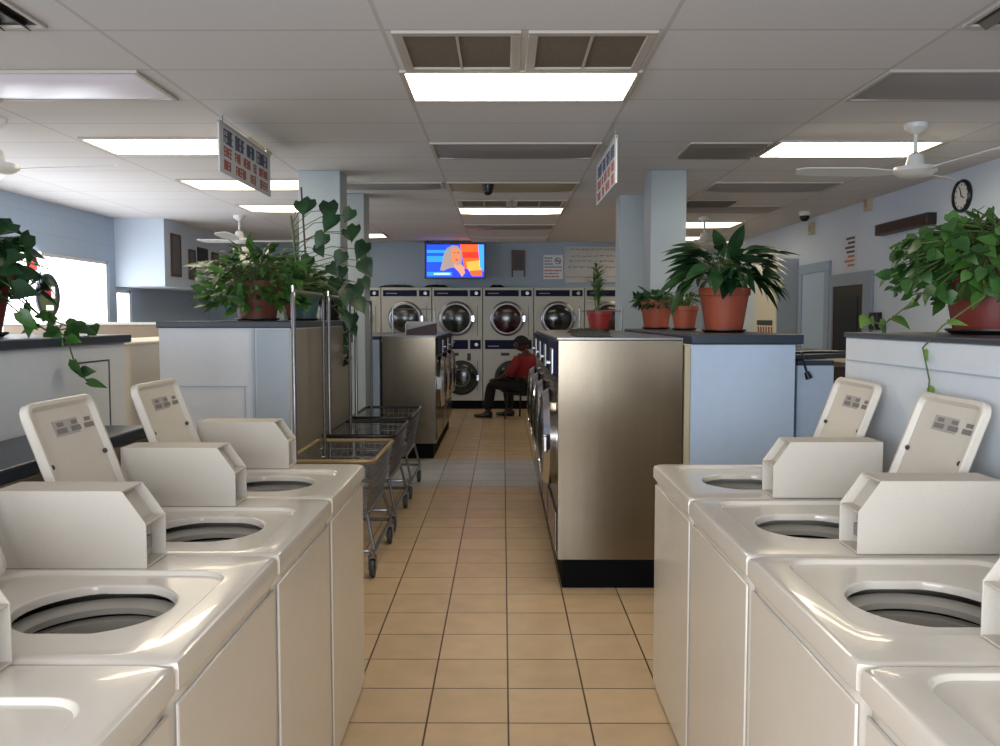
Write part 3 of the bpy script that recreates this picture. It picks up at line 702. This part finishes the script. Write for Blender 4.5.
# plaques on soffit side
for (a, b, yt, yb, m, lab) in ((170, 180.5, 233, 276, BROWN, 'tall brown framed plaque on the left soffit side'), (188, 195, 249, 279, BROWN, 'narrow brown plaque second along the left soffit'),
                          (197, 207, 247, 266, DBROWN, 'small square dark plaque third along the left soffit'), (211, 218, 252, 272, BROWN, 'small brown plaque farthest along the left soffit')):
    A = atX(a, yt, -4.268); B = atX(b, yb, -4.268); zb = atX(a, yb, -4.268).z
    t = thing('framed_plaque', lab, 'plaque', (-4.268, (A.y+B.y)/2, (A.z+zb)/2), 0, 'plaques on the left soffit'); h = (B.y-A.y)/2; v = (A.z-zb)/2
    MB().box(0, .02, -h, h, v-.03, v).box(0, .02, -h, h, -v, -v+.03).box(0, .02, -h, -h+.03, -v+.03, v-.03).box(0, .02, h-.03, h, -v+.03, v-.03).build('frame', m, t)
    MB().box(0, .012, -h+.03, h-.03, -v+.03, v-.03).build('picture', mat('plaque_grey', '5b5a5c', .5) if m is BROWN else DBROWN, t)
# round colourful window sign
c = atX(47, 296, XL+.03)
t = thing('round_window_sign', 'round colourful sign with red centre hanging in the left window', 'sign', tuple(c))
MB().lathe([(.24, 0), (.24, .02), (.2, .02), (.2, 0)], (0, 0, 0), 'x', n=36, capa=False, capb=False).build('ring', mat('sign_ring', '3a3d4a', .4), t)
MB().lathe([(.2, .004), (.2, .01)], (0, 0, 0), 'x', n=36).build('disc', mat('sign_disc', '5a6b45', .5), t)
MB().lathe([(.07, .012), (.07, .016)], (0, 0, .03), 'x', n=24).build('red_centre', mat('sign_red', 'c0203c', .4, emit=.5), t)
MB().box(.011, .014, .06, .14, -.02, .1).build('white_patch', em('sign_white', 'ffffff', 1.0), t); MB().box(.011, .014, -.04, .1, -.15, -.1).build('white_patch', em('sign_white', 'ffffff', 1.0), t)
c = atX(31, 262, XL+.03)
t = thing('window_poster', 'small red and white poster in the left window above the round sign', 'poster', tuple(c))
MB().box(0, .005, -.25, .2, -.12, .12).build('sheet', em('poster_white', 'ffffff', 1.2), t); MB().box(.006, .009, -.1, .1, -.08, .07).build('red_print', mat('poster_red', 'd0504a', .5, emit=.5), t)

# ------------------------------------------------------------------ right wall items
c = atX(964, 196, XR)
t = thing('wall_clock', 'round wall clock with dark rim high on the right wall', 'clock', (XR, c.y, c.z))
MB().lathe([(.135, 0), (.14, -.02), (.13, -.04), (.112, -.03)], (0, 0, 0), 'x', n=40, capa=False, capb=False).build('rim', BLACK, t)
MB().lathe([(.115, -.015), (.115, -.02)], (0, 0, 0), 'x', n=40).build('face', WHITE, t)
MB().bar((-.024, 0, 0), (-.024, .03, .07), .004, n=6).build('hand', BLACK, t); MB().bar((-.027, 0, 0), (-.027, -.045, -.02), .005, n=6).build('hand', BLACK, t)
mk = MB()
for i in range(12):
    a = i*PI/6; mk.box(-.0235, -.0205, math.sin(a)*.095-.004, math.sin(a)*.095+.004, math.cos(a)*.095-.008, math.cos(a)*.095+.008)
mk.build('hour_marks', INK, t, smooth=False)
A = atX(877, 234, XR)
t = thing('wall_speaker_bar', 'long dark brown box fixed to the right wall left of the clock', 'wall box', (XR, A.y-.7, A.z+.02))
MB().box(-.09, 0, -.55, .55, -.055, .055).build('case', DBROWN, t, bevel=.006); MB().box(-.094, -.09, -.5, .5, -.04, .04).build('grille', mat('grille', '3a201a', .7), t)
for px, py, lab in ((870.5, 203.5, 'beige wall box near the ceiling above the dark bar, nearer one'), (813.5, 228.5, 'beige wall box near the ceiling above the pale blue door')):
    c = atX(px, py, XR); t = thing('wall_alarm_box', lab, 'wall box', (XR, c.y, c.z), 0, 'beige boxes on the right wall')
    MB().box(-.05, 0, -.06, .06, -.075, .075).build('case', mat('beige_plastic', 'b5a98c', .5), t, bevel=.006); MB().box(-.054, -.05, -.04, .04, -.04, .04).build('cover', mat('beige_plastic_dark', '9d9274', .5), t)
A = atX(844.5, 236, XR); B = atX(856, 269, XR)
t = thing('wall_notice', 'narrow vertical notice with grey and orange print above the dark door', 'sign', (XR, (A.y+B.y)/2, (A.z+B.z)/2))
h = (A.y-B.y)/2; v = .19
MB().box(-.006, 0, -h, h, -v, v).build('sheet', PAPER, t)
g = MB(); g2 = MB()
for i in range(7): (g if i < 4 else g2).box(-.008, -.006, -h*.8, h*.8*rnd.uniform(.3, 1), v-.05*i-.05, v-.05*i-.025)
g.build('grey_print', INK, t, smooth=False); g2.build('orange_print', mat('ink_orange', 'b06a4a', .6), t, smooth=False)
c = atX(878, 321, XR)
t = thing('wall_phone', 'small black box on the right wall beside the pothos leaves', 'wall box', (XR, c.y, c.z)); MB().box(-.06, 0, -.1, .1, -.09, .09).build('case', BLACK, t, bevel=.01)
MB().box(-.066, -.06, -.05, .05, -.05, .05).build('keypad', GREYP, t, bevel=.002)
# tall white cabinet + soap vending front
t = thing('tall_cabinet', 'tall white cabinet standing against the right wall beyond the pale door', 'cabinet', (3.74, 12.0, 0))
MB().box(-.13, .135, -.5, .5, 0, 2.28).build('carcass', mat('cabinet_grey', 'aab2b8', .4), t, bevel=.005)
MB().box(-.142, -.13, -.49, .49, .02, 2.26).build('door', mat('cabinet_cream', 'd8d2be', .4), t, bevel=.003)
MB().box(-.147, -.142, -.35, .35, 1.4, 1.47).build('price_strip', GREYP, t)
for i in range(6): MB().box(-.147, -.142, -.35+i*.12, -.29+i*.12, 1.22, 1.38).build('red_strip', INKR, t)

# ------------------------------------------------------------------ laundry carts
def make_cart(label, L=.86, W=.5, bar_side=-1, rim=None):
    t = thing('laundry_cart', label, 'laundry cart', (0, 0, 0), 0, 'wire laundry carts in the aisle')
    hx, hy = W/2, L/2; zt, zb = .685, .37; bx, by = hx*.78, hy*.78
    T = [(-hx, -hy, zt), (hx, -hy, zt), (hx, hy, zt), (-hx, hy, zt)]
    def rounded(x, y, z, r=.04):
        o = []
        for sx, sy, a0 in ((1, -1, -PI/2), (1, 1, 0), (-1, 1, PI/2), (-1, -1, PI)):
            for i in range(4):
                a = a0+PI/2*i/3; o.append((sx*(x-r)+r*math.cos(a), sy*(y-r)+r*math.sin(a), z))
        return o
    MB().tube(rounded(hx, hy, zt), .013, closed=True).build('rim', rim or BLACK, t)
    g = MB()
    nl = 17
    for i in range(nl+1):
        u = -1+2*i/nl
        for sx in (-1, 1): g.bar((sx*hx, u*(hy-.02), zt), (sx*bx, u*by, zb), .0022, n=5, cap=False)
        g.bar((-bx, u*by, zb), (bx, u*by, zb), .0022, n=5, cap=False)
    nw = 10
    for i in range(nw+1):
        u = -1+2*i/nw
        for sy in (-1, 1): g.bar((u*(hx-.02), sy*hy, zt), (u*bx, sy*by, zb), .0022, n=5, cap=False)
        g.bar((u*bx, -by, zb), (u*bx, by, zb), .0022, n=5, cap=False)
    for j in range(1, 6):
        f = j/6; g.tube(rounded(hx+(bx-hx)*f, hy+(by-hy)*f, zt+(zb-zt)*f), .0025, n=5, closed=True)
    g.build('basket', CHROMED, t)
    fb = MB()
    fb.tube(rounded(bx, by, zb-.012), .011, closed=True)
    fb.tube(rounded(hx-.01, hy-.03, .16), .012, closed=True)
    for sx in (-1, 1):
        for sy in (-1, 1): fb.bar((sx*bx, sy*by, zb-.01), (sx*(hx-.01), sy*(hy-.05), .16), .01, n=8)
    fb.build('base_frame', CHROMED, t)
    for sx in (-1, 1):
        for sy in (-1, 1):
            x, y = sx*(hx-.02), sy*(hy-.05)
            c = MB().bar((x, y, .16), (x, y, .13), .014).box(x-.024, x+.024, y-.015, y+.02, .115, .13)
            c.box(x-.024, x-.019, y-.012, y+.025, .045, .12).box(x+.019, x+.024, y-.012, y+.025, .045, .12)
            co = c.build('caster', CHROMED, t)
            MB().lathe([(.03, -.015), (.052, -.013), (.056, 0), (.052, .013), (.03, .015)], (x, y+.012, .056), 'x', n=24).build('wheel', GREYP, co)
    # clothes bar on two uprights
    xb = -hx+.05; zt2 = 1.65
    pts = [(xb, -hy+.02, .3), (xb, -hy+.02, zt2-.04), (xb, -hy+.03, zt2-.012), (xb, -hy+.06, zt2), (xb, hy-.06, zt2-.0), (xb, hy-.03, zt2-.012), (xb, hy-.02, zt2-.04), (xb, hy-.02, .3)]
    MB().tube(pts, .0125, n=10).build('clothes_bar', CHROMED, t)
    MB().bar((xb, -hy+.02, zt2), (xb, -hy+.02, zt2+.035), .009).build('bar_tip', CHROME, t)
    return t
TANR = mat('tan_rim', '9a8560', .4, metal=.4)
make_cart('nearest wire laundry cart with tan rim beside the end of the left washers', rim=TANR).location = (-.985, 5.33, 0)
make_cart('second wire laundry cart with black rim, middle of the line').location = (-1.0, 6.4, 0)
make_cart('farthest wire laundry cart with black rim, near the left steel washers').location = (-1.0, 7.5, 0)

# ------------------------------------------------------------------ plants
def leaf(mb, base, d, up, L, Wd, kind, droop=.3, fold=.25):
    base = Vector(base); d = Vector(d).normalized(); up = Vector(up)
    side = d.cross(up)
    if side.length < 1e-3: side = d.orthogonal()
    side.normalize(); nrm = side.cross(d).normalized()
    prof = {'heart': [(0, .05), (.02, .55), (.18, 1), (.4, .92), (.65, .58), (.85, .24), (1, .01)],
            'lance': [(0, .04), (.12, .45), (.3, .9), (.5, 1), (.72, .72), (.88, .36), (1, .02)],
            'strap': [(0, .3), (.25, .9), (.5, 1), (.75, .8), (1, .03)]}[kind]
    prev = None
    for u, wv in prof:
        back = -.12*L if (kind == 'heart' and u == .02) else 0
        c = base+d*(L*u)-nrm*(droop*L*u*u)
        wd = Wd/2*wv
        l = c-side*wd+nrm*(fold*wd)+d*back; r = c+side*wd+nrm*(fold*wd)+d*back
        cur = [mb.bm.verts.new(q) for q in (l, c, r)]
        if prev:
            mb.bm.faces.new((prev[0], prev[1], cur[1], cur[0])); mb.bm.faces.new((prev[1], prev[2], cur[2], cur[1]))
        prev = cur
def pot(t, r, h, m, saucer=True):
    MB().lathe([(r*.68, .012), (r*.72, .014), (r*.93, h*.8), (r*.93, h*.82), (r, h*.83), (r, h), (r*.93, h), (r*.9, h*.9)], n=40, capa=True, capb=False).build('pot', m, t)
    MB().lathe([(r*.3, h*.9), (r*.915, h*.9)], n=32, capa=True, capb=False).build('soil', SOIL, t)
    if saucer: MB().lathe([(r*.75, .0005), (r*.86, .012), (r*.86, .018), (r*.8, .018), (r*.74, .008)], n=32).build('saucer', DBROWN, t)
def plant(name, label, loc, r, h, mpot, spec, seed, saucer=True):
    rnd = random.Random(seed)
    t = thing(name, label, 'potted plant', loc); pot(t, r, h, mpot, saucer)
    lm = MB(); sm = MB()
    kind, n, Rx, Rz, L, Wd, lmat, low = spec
    c = Vector((0, 0, h*.9))
    for i in range(n):
        a = rnd.uniform(0, 2*PI); e = rnd.uniform(low, 1.0); e = math.asin(max(-1, min(1, e)))
        q = rnd.uniform(.55, 1.0)
        tip = c+Vector((math.cos(a)*math.cos(e)*Rx*q, math.sin(a)*math.cos(e)*Rx*q, math.sin(e)*Rz*q))
        st = c+Vector((rnd.uniform(-.4, .4)*r, rnd.uniform(-.4, .4)*r, 0))
        mid = (st+tip)/2+Vector((0, 0, .12*Rz+.03))
        if kind != 'lance' or i % 2 == 0: sm.tube([st, mid, tip], .0028, n=4)
        out = (tip-c); out.z *= .35; out = out.normalized()+Vector((rnd.uniform(-.5, .5), rnd.uniform(-.5, .5), rnd.uniform(-.5, .35)))
        s_ = rnd.uniform(.7, 1.15)
        if kind == 'heart':
            o2 = (tip-c).normalized(); dd = Vector((o2.x*.5+rnd.uniform(-.7, .7), o2.y*.5+rnd.uniform(-.7, .7), rnd.uniform(-.9, .25)))
            leaf(lm, tip, dd, o2*1.0+Vector((rnd.uniform(-.5, .5), rnd.uniform(-.5, .5), .5)), L*s_, Wd*s_, kind, droop=rnd.uniform(.05, .3), fold=.15)
        elif kind == 'lance':
            o2 = (tip-c).normalized()
            leaf(lm, tip-out*L*.4, out+Vector((0, 0, rnd.uniform(-.3, .5))), o2*.8+Vector((rnd.uniform(-.5, .5), rnd.uniform(-.6, .2), .7)), L*s_, Wd*s_, kind, droop=rnd.uniform(.1, .5), fold=.15)
        else:
            leaf(lm, tip, out, (rnd.uniform(-.3, .3), rnd.uniform(-.3, .3), 1), L*s_, Wd*s_, kind, droop=rnd.uniform(.1, .5))
    sm.build('stems', STEM, t, smooth=True)
    lm.build('foliage', lmat, t, normals=False)
    return t, rnd
def vine(t, pts, n, L, Wd, lmat, rnd, name='trailing_vine'):
    P_ = [Vector(p) for p in pts]
    sm = MB().tube(P_, .003, n=5).build(name, STEM, t)
    lm = MB()
    for i in range(n):
        f = (i+.5)/n*(len(P_)-1); k = int(f); q = P_[k].lerp(P_[min(k+1, len(P_)-1)], f-k)
        leaf(lm, q, (rnd.uniform(-1, 1), rnd.uniform(-1, .4), rnd.uniform(-1, .2)), (rnd.uniform(-.5, .5), -1, .5), L*rnd.uniform(.7, 1.1), Wd*rnd.uniform(.7, 1.1), 'heart', .3)
    lm.build('vine_leaves', lmat, sm, normals=False)
# right foreground pothos
t, rnd = plant('potted_pothos', 'large trailing pothos in dark red pot at the right edge, on the white partition', (1.66, 2.95, 1.446), .175, .255, TERRAD, ('heart', 560, .35, .2, .056, .05, LEAF_M, -.65), 11)
vine(t, [(-.1, -.1, .22), (-.2, -.3, .12), (-.3, -.25, .03), (-.335, -.2, -.04), (-.335, -.25, -.14), (-.335, -.24, -.2)], 4, .055, .035, LEAF_L, rnd)
vine(t, [(-.1, .1, .22), (-.2, .2, .1), (-.26, .26, .03), (-.29, .3, .04), (-.29, .34, .06)], 6, .07, .055, LEAF_L, rnd)
# left foreground pothos
t, rnd = plant('potted_pothos', 'pothos in dark red pot cut by the left edge, on the navy counter', (-1.9, 3.05, 1.432), .17, .24, TERRAD, ('heart', 170, .3, .24, .085, .07, LEAF_D, -.4), 12)
vine(t, [(.1, .1, .22), (.2, .1, .1), (.26, .12, .04), (.31, .12, -.01), (.325, .14, -.1), (.325, .2, -.15), (.325, .26, -.19)], 7, .07, .05, LEAF_M, rnd)
vine(t, [(.1, .0, .22), (.22, .1, .08), (.24, .3, .03), (.24, .5, .04)], 9, .08, .06, LEAF_M, rnd)
vine(t, [(.1, -.1, .22), (.24, -.05, .08), (.25, .1, .02), (.27, .25, .03)], 8, .08, .06, LEAF_M, rnd)
# left mid plants
plant('potted_fern', 'bushy bright green plant in terracotta pot on the left white cabinet', (-1.62, 5.75, 1.481), .165, .26, mat('terracotta_dim', '6f3a2b', .6), ('lance', 430, .40, .29, .125, .05, LEAF_M, -.6), 13)
plant('potted_fern', 'second bushy plant in orange pot left of the first left column', (-1.58, 6.62, 1.481), .15, .24, TERRA, ('lance', 220, .27, .27, .12, .05, LEAF_M, -.4), 14)
t = thing('potted_climber', 'tall climbing heart-leaf philodendron in teal pot in front of left column', 'potted plant', (-1.42, 6.25, 1.481)); pot(t, .11, .19, TEAL)
rnd = random.Random(21)
sm = MB(); lm = MB()
sm.tube([(0, 0, .16), (-.06, 0, .45), (-.09, .0, .75)], .009, n=7)
targets = [(300, 207, .9), (311, 205, .9), (329, 210, 1.25), (335, 222, 1.2), (352, 215, .9), (356, 232, 1), (346, 234, .7), (366, 250, 1.15), (368, 262, .8), (343, 258, .95), (362, 268, 1.1), (343, 272, .8), (325, 240, 1.0), (318, 250, .8), (362, 284, .9), (354, 292, 1.2), (346, 296, 1.0), (356, 305, 1.0), (352, 320, 1.0), (330, 270, .9), (310, 262, .9), (336, 284, 1), (352, 330, .7)]
for px, py, s_ in targets:
    p = atY(px, py, 6.2+rnd.uniform(-.15, .1))-t.location
    f = max(.2, min(1, (p.z-.1)/.75)); base = Vector((-.09*f, 0, .16+.55*f))
    mid = (base+p)/2+Vector((0, 0, .05)); sm.tube([base, mid, p], .003, n=5)
    leaf(lm, p+Vector((0, 0, .045*s_)), (rnd.uniform(-.5, .6), -.25, -.8), (rnd.uniform(-.4, .4), -1, .3), .125*s_, .115*s_, 'heart', .15)
sm.build('stems', STEM, t); lm.build('foliage', LEAF_D, t, normals=False)
MB().bar((.02, .02, .15), (-.02, .02, .95), .007, n=8).build('stake', BROWN, t)
t, rnd = plant('potted_vine', 'dark trailing plant in black pot at the right end of left cabinet', (-1.43, 7.16, 1.481), .11, .2, BLACK, ('heart', 45, .2, .2, .1, .085, LEAF_D, -.2), 15)
vine(t, [(.08, -.05, .18), (.15, -.1, .08), (.16, -.1, -.1), (.165, -.1, -.25), (.165, -.12, -.36)], 9, .1, .085, LEAF_D, rnd)
# plastic-wrapped white pot sleeves
for x, y, lab in ((-1.62, 6.27, 'pale crumpled plastic bag between the two left bushy plants'),):
    crumple('plastic_wrap', lab, 'plastic bag', (x, y, 1.481), .06, .06, .12, mat('pale_plastic', 'b8c4cc', .25), int(x*-100))
# right mid plants: peace lily
t = thing('potted_peace_lily', 'big dark green peace lily in terracotta pot on the blue partition', 'potted plant', (1.38, 5.45, 1.411)); pot(t, .158, .275, TERRA)
rnd = random.Random(31); lm = MB(); sm = MB()
for i in range(120):
    a = rnd.uniform(0, 2*PI); rr_ = rnd.uniform(.02, .11); e = rnd.uniform(.15, 1.0)
    st = Vector((math.cos(a)*rr_*.5, math.sin(a)*rr_*.5, .25)); out = Vector((math.cos(a), math.sin(a), 0))
    reach = rnd.uniform(.08, .2)*(1.15-.6*e); ht = .06+.2*e*rnd.uniform(.7, 1)
    p = st+out*reach+Vector((0, 0, ht)); sm.tube([st, st.lerp(p, .5)+Vector((0, 0, .03)), p], .003, n=4)
    L = rnd.uniform(.16, .26)
    leaf(lm, p, out*1.0+Vector((0, 0, .9*e-.35+rnd.uniform(-.2, .1))), out*.3+Vector((rnd.uniform(-.5, .5), -.4, 1)), L, L*.38, 'lance', rnd.uniform(.25, .75))
for a, tilt, L in ((.2, 1.6, .27), (1.9, 2.2, .25), (0, .35, .34), (-.2, -.3, .32), (.1, -.6, .33)):
    out = Vector((math.cos(a), math.sin(a), 0)); st = Vector((0, 0, .26)); p = st+out*(.12 if tilt < 1 else .01)+Vector((0, 0, .2 if tilt > 0 else .12)); sm.tube([st, p], .003, n=4)
    leaf(lm, p, out+Vector((0, 0, tilt)), (0, 0, 1) if tilt < 1.5 else (0, -1, 0), L, L*.33, 'lance', .3)
sm.build('stems', STEM, t); lm.build('foliage', LEAF_D, t, normals=False)
plant('potted_plant', 'low leafy plant in terracotta pot, leftmost on the blue partition', (1.22, 6.95, 1.411), .13, .235, TERRA, ('lance', 120, .19, .12, .1, .045, LEAF_D, -.3), 41)
plant('potted_plant', 'wispy plant in small terracotta pot between the low plant and lily', (1.31, 6.3, 1.411), .1, .175, TERRA, ('strap', 50, .16, .16, .11, .018, LEAF_M, .1), 42)
# thin palm on right steel row
t = thing('potted_palm', 'thin upright palm in red pot on top of the right steel washers', 'potted plant', (.76, 6.9, 1.393)); pot(t, .1, .16, mat('red_pot', '7d1d1a', .5))
rnd = random.Random(51); lm = MB(); sm = MB()
for i in range(5):
    a = rnd.uniform(0, 6.28); top = Vector((math.cos(a)*.05, math.sin(a)*.05, .46+rnd.uniform(-.06, .06))); b0 = Vector((math.cos(a)*.02, math.sin(a)*.02, .14))
    sm.tube([b0, b0.lerp(top, .5)+Vector((rnd.uniform(-.015, .015), 0, 0)), top], .004, n=5)
    for j in range(26):
        q = b0.lerp(top, .22+.78*j/25); aa = rnd.uniform(0, 6.28)
        leaf(lm, q, (math.cos(aa), math.sin(aa), rnd.uniform(.3, 1.2)), (0, 0, 1), .1, .014, 'strap', .4)
sm.build('stems', STEM, t); lm.build('foliage', LEAF_M, t, normals=False)

# ------------------------------------------------------------------ chair + seated person
ch = thing('plastic_chair', 'black chair the person in red is sitting on', 'chair', (.34, 12.9, 0), -.55)
MB().box(-.22, .26, -.22, .22, .385, .41).build('seat', BLACK, ch, bevel=.01)
MB().prism([(.245, -.21, .44), (.27, -.21, .44), (.33, -.21, .84), (.305, -.21, .84)], (0, .42, 0)).build('backrest', BLACK, ch, bevel=.01)
for sx in (-1, 1):
    for sy in (-1, 1): MB().bar((sx*.2, sy*.19, .385), (sx*.235, sy*.22, 0), .017, .014).build('leg', BLACK, ch)
def skin(name, verts, edges, parent, m, root=0, sub=2):
    me = bpy.data.meshes.new(name); me.from_pydata([v[0] for v in verts], edges, []); me.materials.append(m)
    o = bpy.data.objects.new(name, me); C.objects.link(o); o.parent = parent
    sk = o.modifiers.new('skin', 'SKIN'); sk.use_smooth_shade = True
    lay_ = me.skin_vertices[0] if me.skin_vertices else None
    if lay_ is None:
        bm = bmesh.new(); bm.from_mesh(me); bm.verts.layers.skin.verify(); bm.to_mesh(me); bm.free(); lay_ = me.skin_vertices[0]
    for i, v in enumerate(verts):
        r = v[1]; lay_.data[i].radius = r if isinstance(r, tuple) else (r, r)
        lay_.data[i].use_root = (i == root)
    ss = o.modifiers.new('sub', 'SUBSURF'); ss.levels = sub; ss.render_levels = sub
    return o
SKINM = mat('skin', '4a2c22', .5); RED = mat('red_shirt', '7a1019', .8, var=.15, scale=30); PANTS = mat('black_trousers', '0b0b0e', .85); HAIRM = mat('black_hair', '0a0908', .8)
pe = thing('person', 'person in red shirt and black trousers seated, facing left with back partly turned', 'person', (.31, 12.88, 0), -.6)
pe.scale = (1.12, 1.22, .955)
PV = [((.02, 0, .55), .15), ((.05, 0, .72), .165), ((.06, 0, .88), .16), ((.06, 0, .96), .11), ((.03, 0, 1.03), .05), ((0, 0, 1.08), .048),          # 0-5 pelvis..neck
      ((.0, -.09, .53), .095), ((-.22, -.13, .54), .085), ((-.41, -.15, .53), .062), ((-.45, -.15, .3), .056), ((-.47, -.15, .09), .038), ((-.54, -.16, .04), .034), ((-.64, -.17, .03), .026),   # 6-12 near leg
      ((.0, .09, .53), .095), ((-.2, .14, .54), .085), ((-.38, .16, .53), .062), ((-.36, .16, .3), .056), ((-.34, .16, .09), .038), ((-.42, .17, .04), .034), ((-.52, .18, .03), .026),            # 13-19
      ((.05, -.19, .94), .062), ((-.03, -.25, .74), .05), ((-.22, -.2, .65), .036), ((-.27, -.18, .63), .026),            # 20-23 near arm
      ((.05, .19, .94), .062), ((-.03, .25, .74), .05), ((-.22, .19, .65), .036), ((-.27, .17, .63), .026)]
PE = [(0, 1), (1, 2), (2, 3), (3, 4), (4, 5), (0, 6), (6, 7), (7, 8), (8, 9), (9, 10), (10, 11), (11, 12), (0, 13), (13, 14), (14, 15), (15, 16), (16, 17), (17, 18), (18, 19), (2, 20), (20, 21), (21, 22), (22, 23), (2, 24), (24, 25), (25, 26), (26, 27)]
# hands: fingers as chains from the palm
for hb, sy in ((23, 1), (27, -1)):
    bx_, by_, bz_ = PV[hb][0]; base = len(PV)
    PV.append(((bx_-.05, by_+sy*.01, bz_-.005), (.03, .018))); PE.append((hb, base))
    for i, ln in enumerate((.065, .075, .07, .055)):
        off = (i-1.5)*.019; a = len(PV)
        PV += [((bx_-.085, by_+sy*.01+off, bz_-.01), .009), ((bx_-.085-ln*.55, by_+sy*.01+off*1.15, bz_-.02), .008), ((bx_-.085-ln*.85, by_+sy*.01+off*1.15, bz_-.045), .007)]
        PE += [(base, a), (a, a+1), (a+1, a+2)]
    a = len(PV); PV += [((bx_-.045, by_+sy*.04, bz_-.01), .011), ((bx_-.08, by_+sy*.055, bz_-.025), .009)]; PE += [(base, a), (a, a+1)]
skin('body', PV, PE, pe, SKINM)
grow = lambda i, g: (PV[i][0], PV[i][1]+g)
sh = [grow(i, .02) for i in (0, 1, 2, 3)]+[((.035, 0, 1.0), .072)]+[grow(20, .018), grow(21, .02), ((-.08, -.235, .72), .055)]+[grow(24, .018), grow(25, .02), ((-.08, .235, .72), .055)]
skin('shirt', sh, [(0, 1), (1, 2), (2, 3), (3, 4), (2, 5), (5, 6), (6, 7), (2, 8), (8, 9), (9, 10)], pe, RED)
tr = [((.02, 0, .55), .145)]+[grow(i, .016) for i in (6, 7, 8, 9)]+[((-.466, -.15, .12), .056)]+[grow(i, .016) for i in (13, 14, 15, 16)]+[((-.345, .16, .12), .056)]
skin('trousers', tr, [(0, 1), (1, 2), (2, 3), (3, 4), (4, 5), (0, 6), (6, 7), (7, 8), (8, 9), (9, 10)], pe, PANTS)
for fx, fy in ((-.47, -.15), (-.34, .16)):
    s = MB(); n = 9; lps = []
    for i in range(n):
        u = i/(n-1); x = fx+.05-u*.26; wd = .045*(math.sin(PI*min(1, .18+u*.72))**.5)+.004; hh = .1-.055*min(1, u*1.5)
        lps.append([(x, fy+wd*math.cos(a), .003+hh/2+hh/2*math.sin(a)) for a in [2*PI*k/14 for k in range(14)]])
    s.loops(lps, True, True).build('shoe', BLACK, pe)
# head with face, ears
hd = MB(); hc = Vector((-.045, 0, 1.17)); tilt = Matrix.Rotation(-.35, 4, 'Y')
hd.sphere((0, 0, 0), .1, (1.0, .78, 1.18), 28, 20)
for v in hd.bm.verts:
    if v.co.z < -.02: v.co.x = v.co.x*(1-.12*min(1, -v.co.z/.1))-.008; v.co.y *= 1-.25*min(1, -v.co.z/.1)
hd.sphere((-.102, 0, -.012), .017, (1.1, .8, 1.6)); hd.sphere((-.088, 0, -.055), .016, (.7, 1.5, .55))
for sy in (-1, 1): hd.sphere((-.0, sy*.08, -.005), .022, (.8, .35, 1.3))
hd.rot(Matrix.Translation(hc) @ tilt); ho = hd.build('head', SKINM, pe)
e = MB()
for sy in (-1, 1): e.sphere((-.09, sy*.032, .012), .011, (.6, 1, .8))
e.rot(Matrix.Translation(hc) @ tilt); e.build('eyes', mat('eye_white', 'c8c4bc', .3), ho)
h = MB().sphere((0, 0, 0), .112, (1.0, .82, 1.1), 24, 16)
dl = [v for v in h.bm.verts if (v.co.x < -.02 and v.co.z < .045) or v.co.z < -.05]
bmesh.ops.delete(h.bm, geom=dl, context='VERTS'); h.rot(Matrix.Translation(hc+Vector((.008, 0, .01))) @ tilt)
ha = h.build('hair', HAIRM, pe); so = ha.modifiers.new('s', 'SOLIDIFY'); so.thickness = .008

# ------------------------------------------------------------------ lights
def area(name, loc, rot, sx, sy, e, col):
    l = bpy.data.lights.new(name, 'AREA'); l.shape = 'RECTANGLE'; l.size = sx; l.size_y = sy; l.energy = e; l.color = col
    o = bpy.data.objects.new(name, l); C.objects.link(o); o.location = loc; o.rotation_euler = rot; return o
area('rear_daylight_fill', (-1.65, YF+.02, 1.45), (PI/2, 0, 0), 5.6, 1.8, 210, (.84, .9, 1.0))  # unseen fill lamp added behind the viewer as daylight
area('left_window_daylight', (XL+.08, 8.5, 1.7), (0, -PI/2, 0), 1.0, 4.4, 8, (.85, .92, 1.0))
wd = bpy.data.worlds.new('world'); S.world = wd; wd.use_nodes = True
wd.node_tree.nodes['Background'].inputs[0].default_value = (.75, .85, 1, 1); wd.node_tree.nodes['Background'].inputs[1].default_value = 1.2
S.view_settings.view_transform = 'Standard'; S.view_settings.look = 'None'; S.view_settings.exposure = 0.72
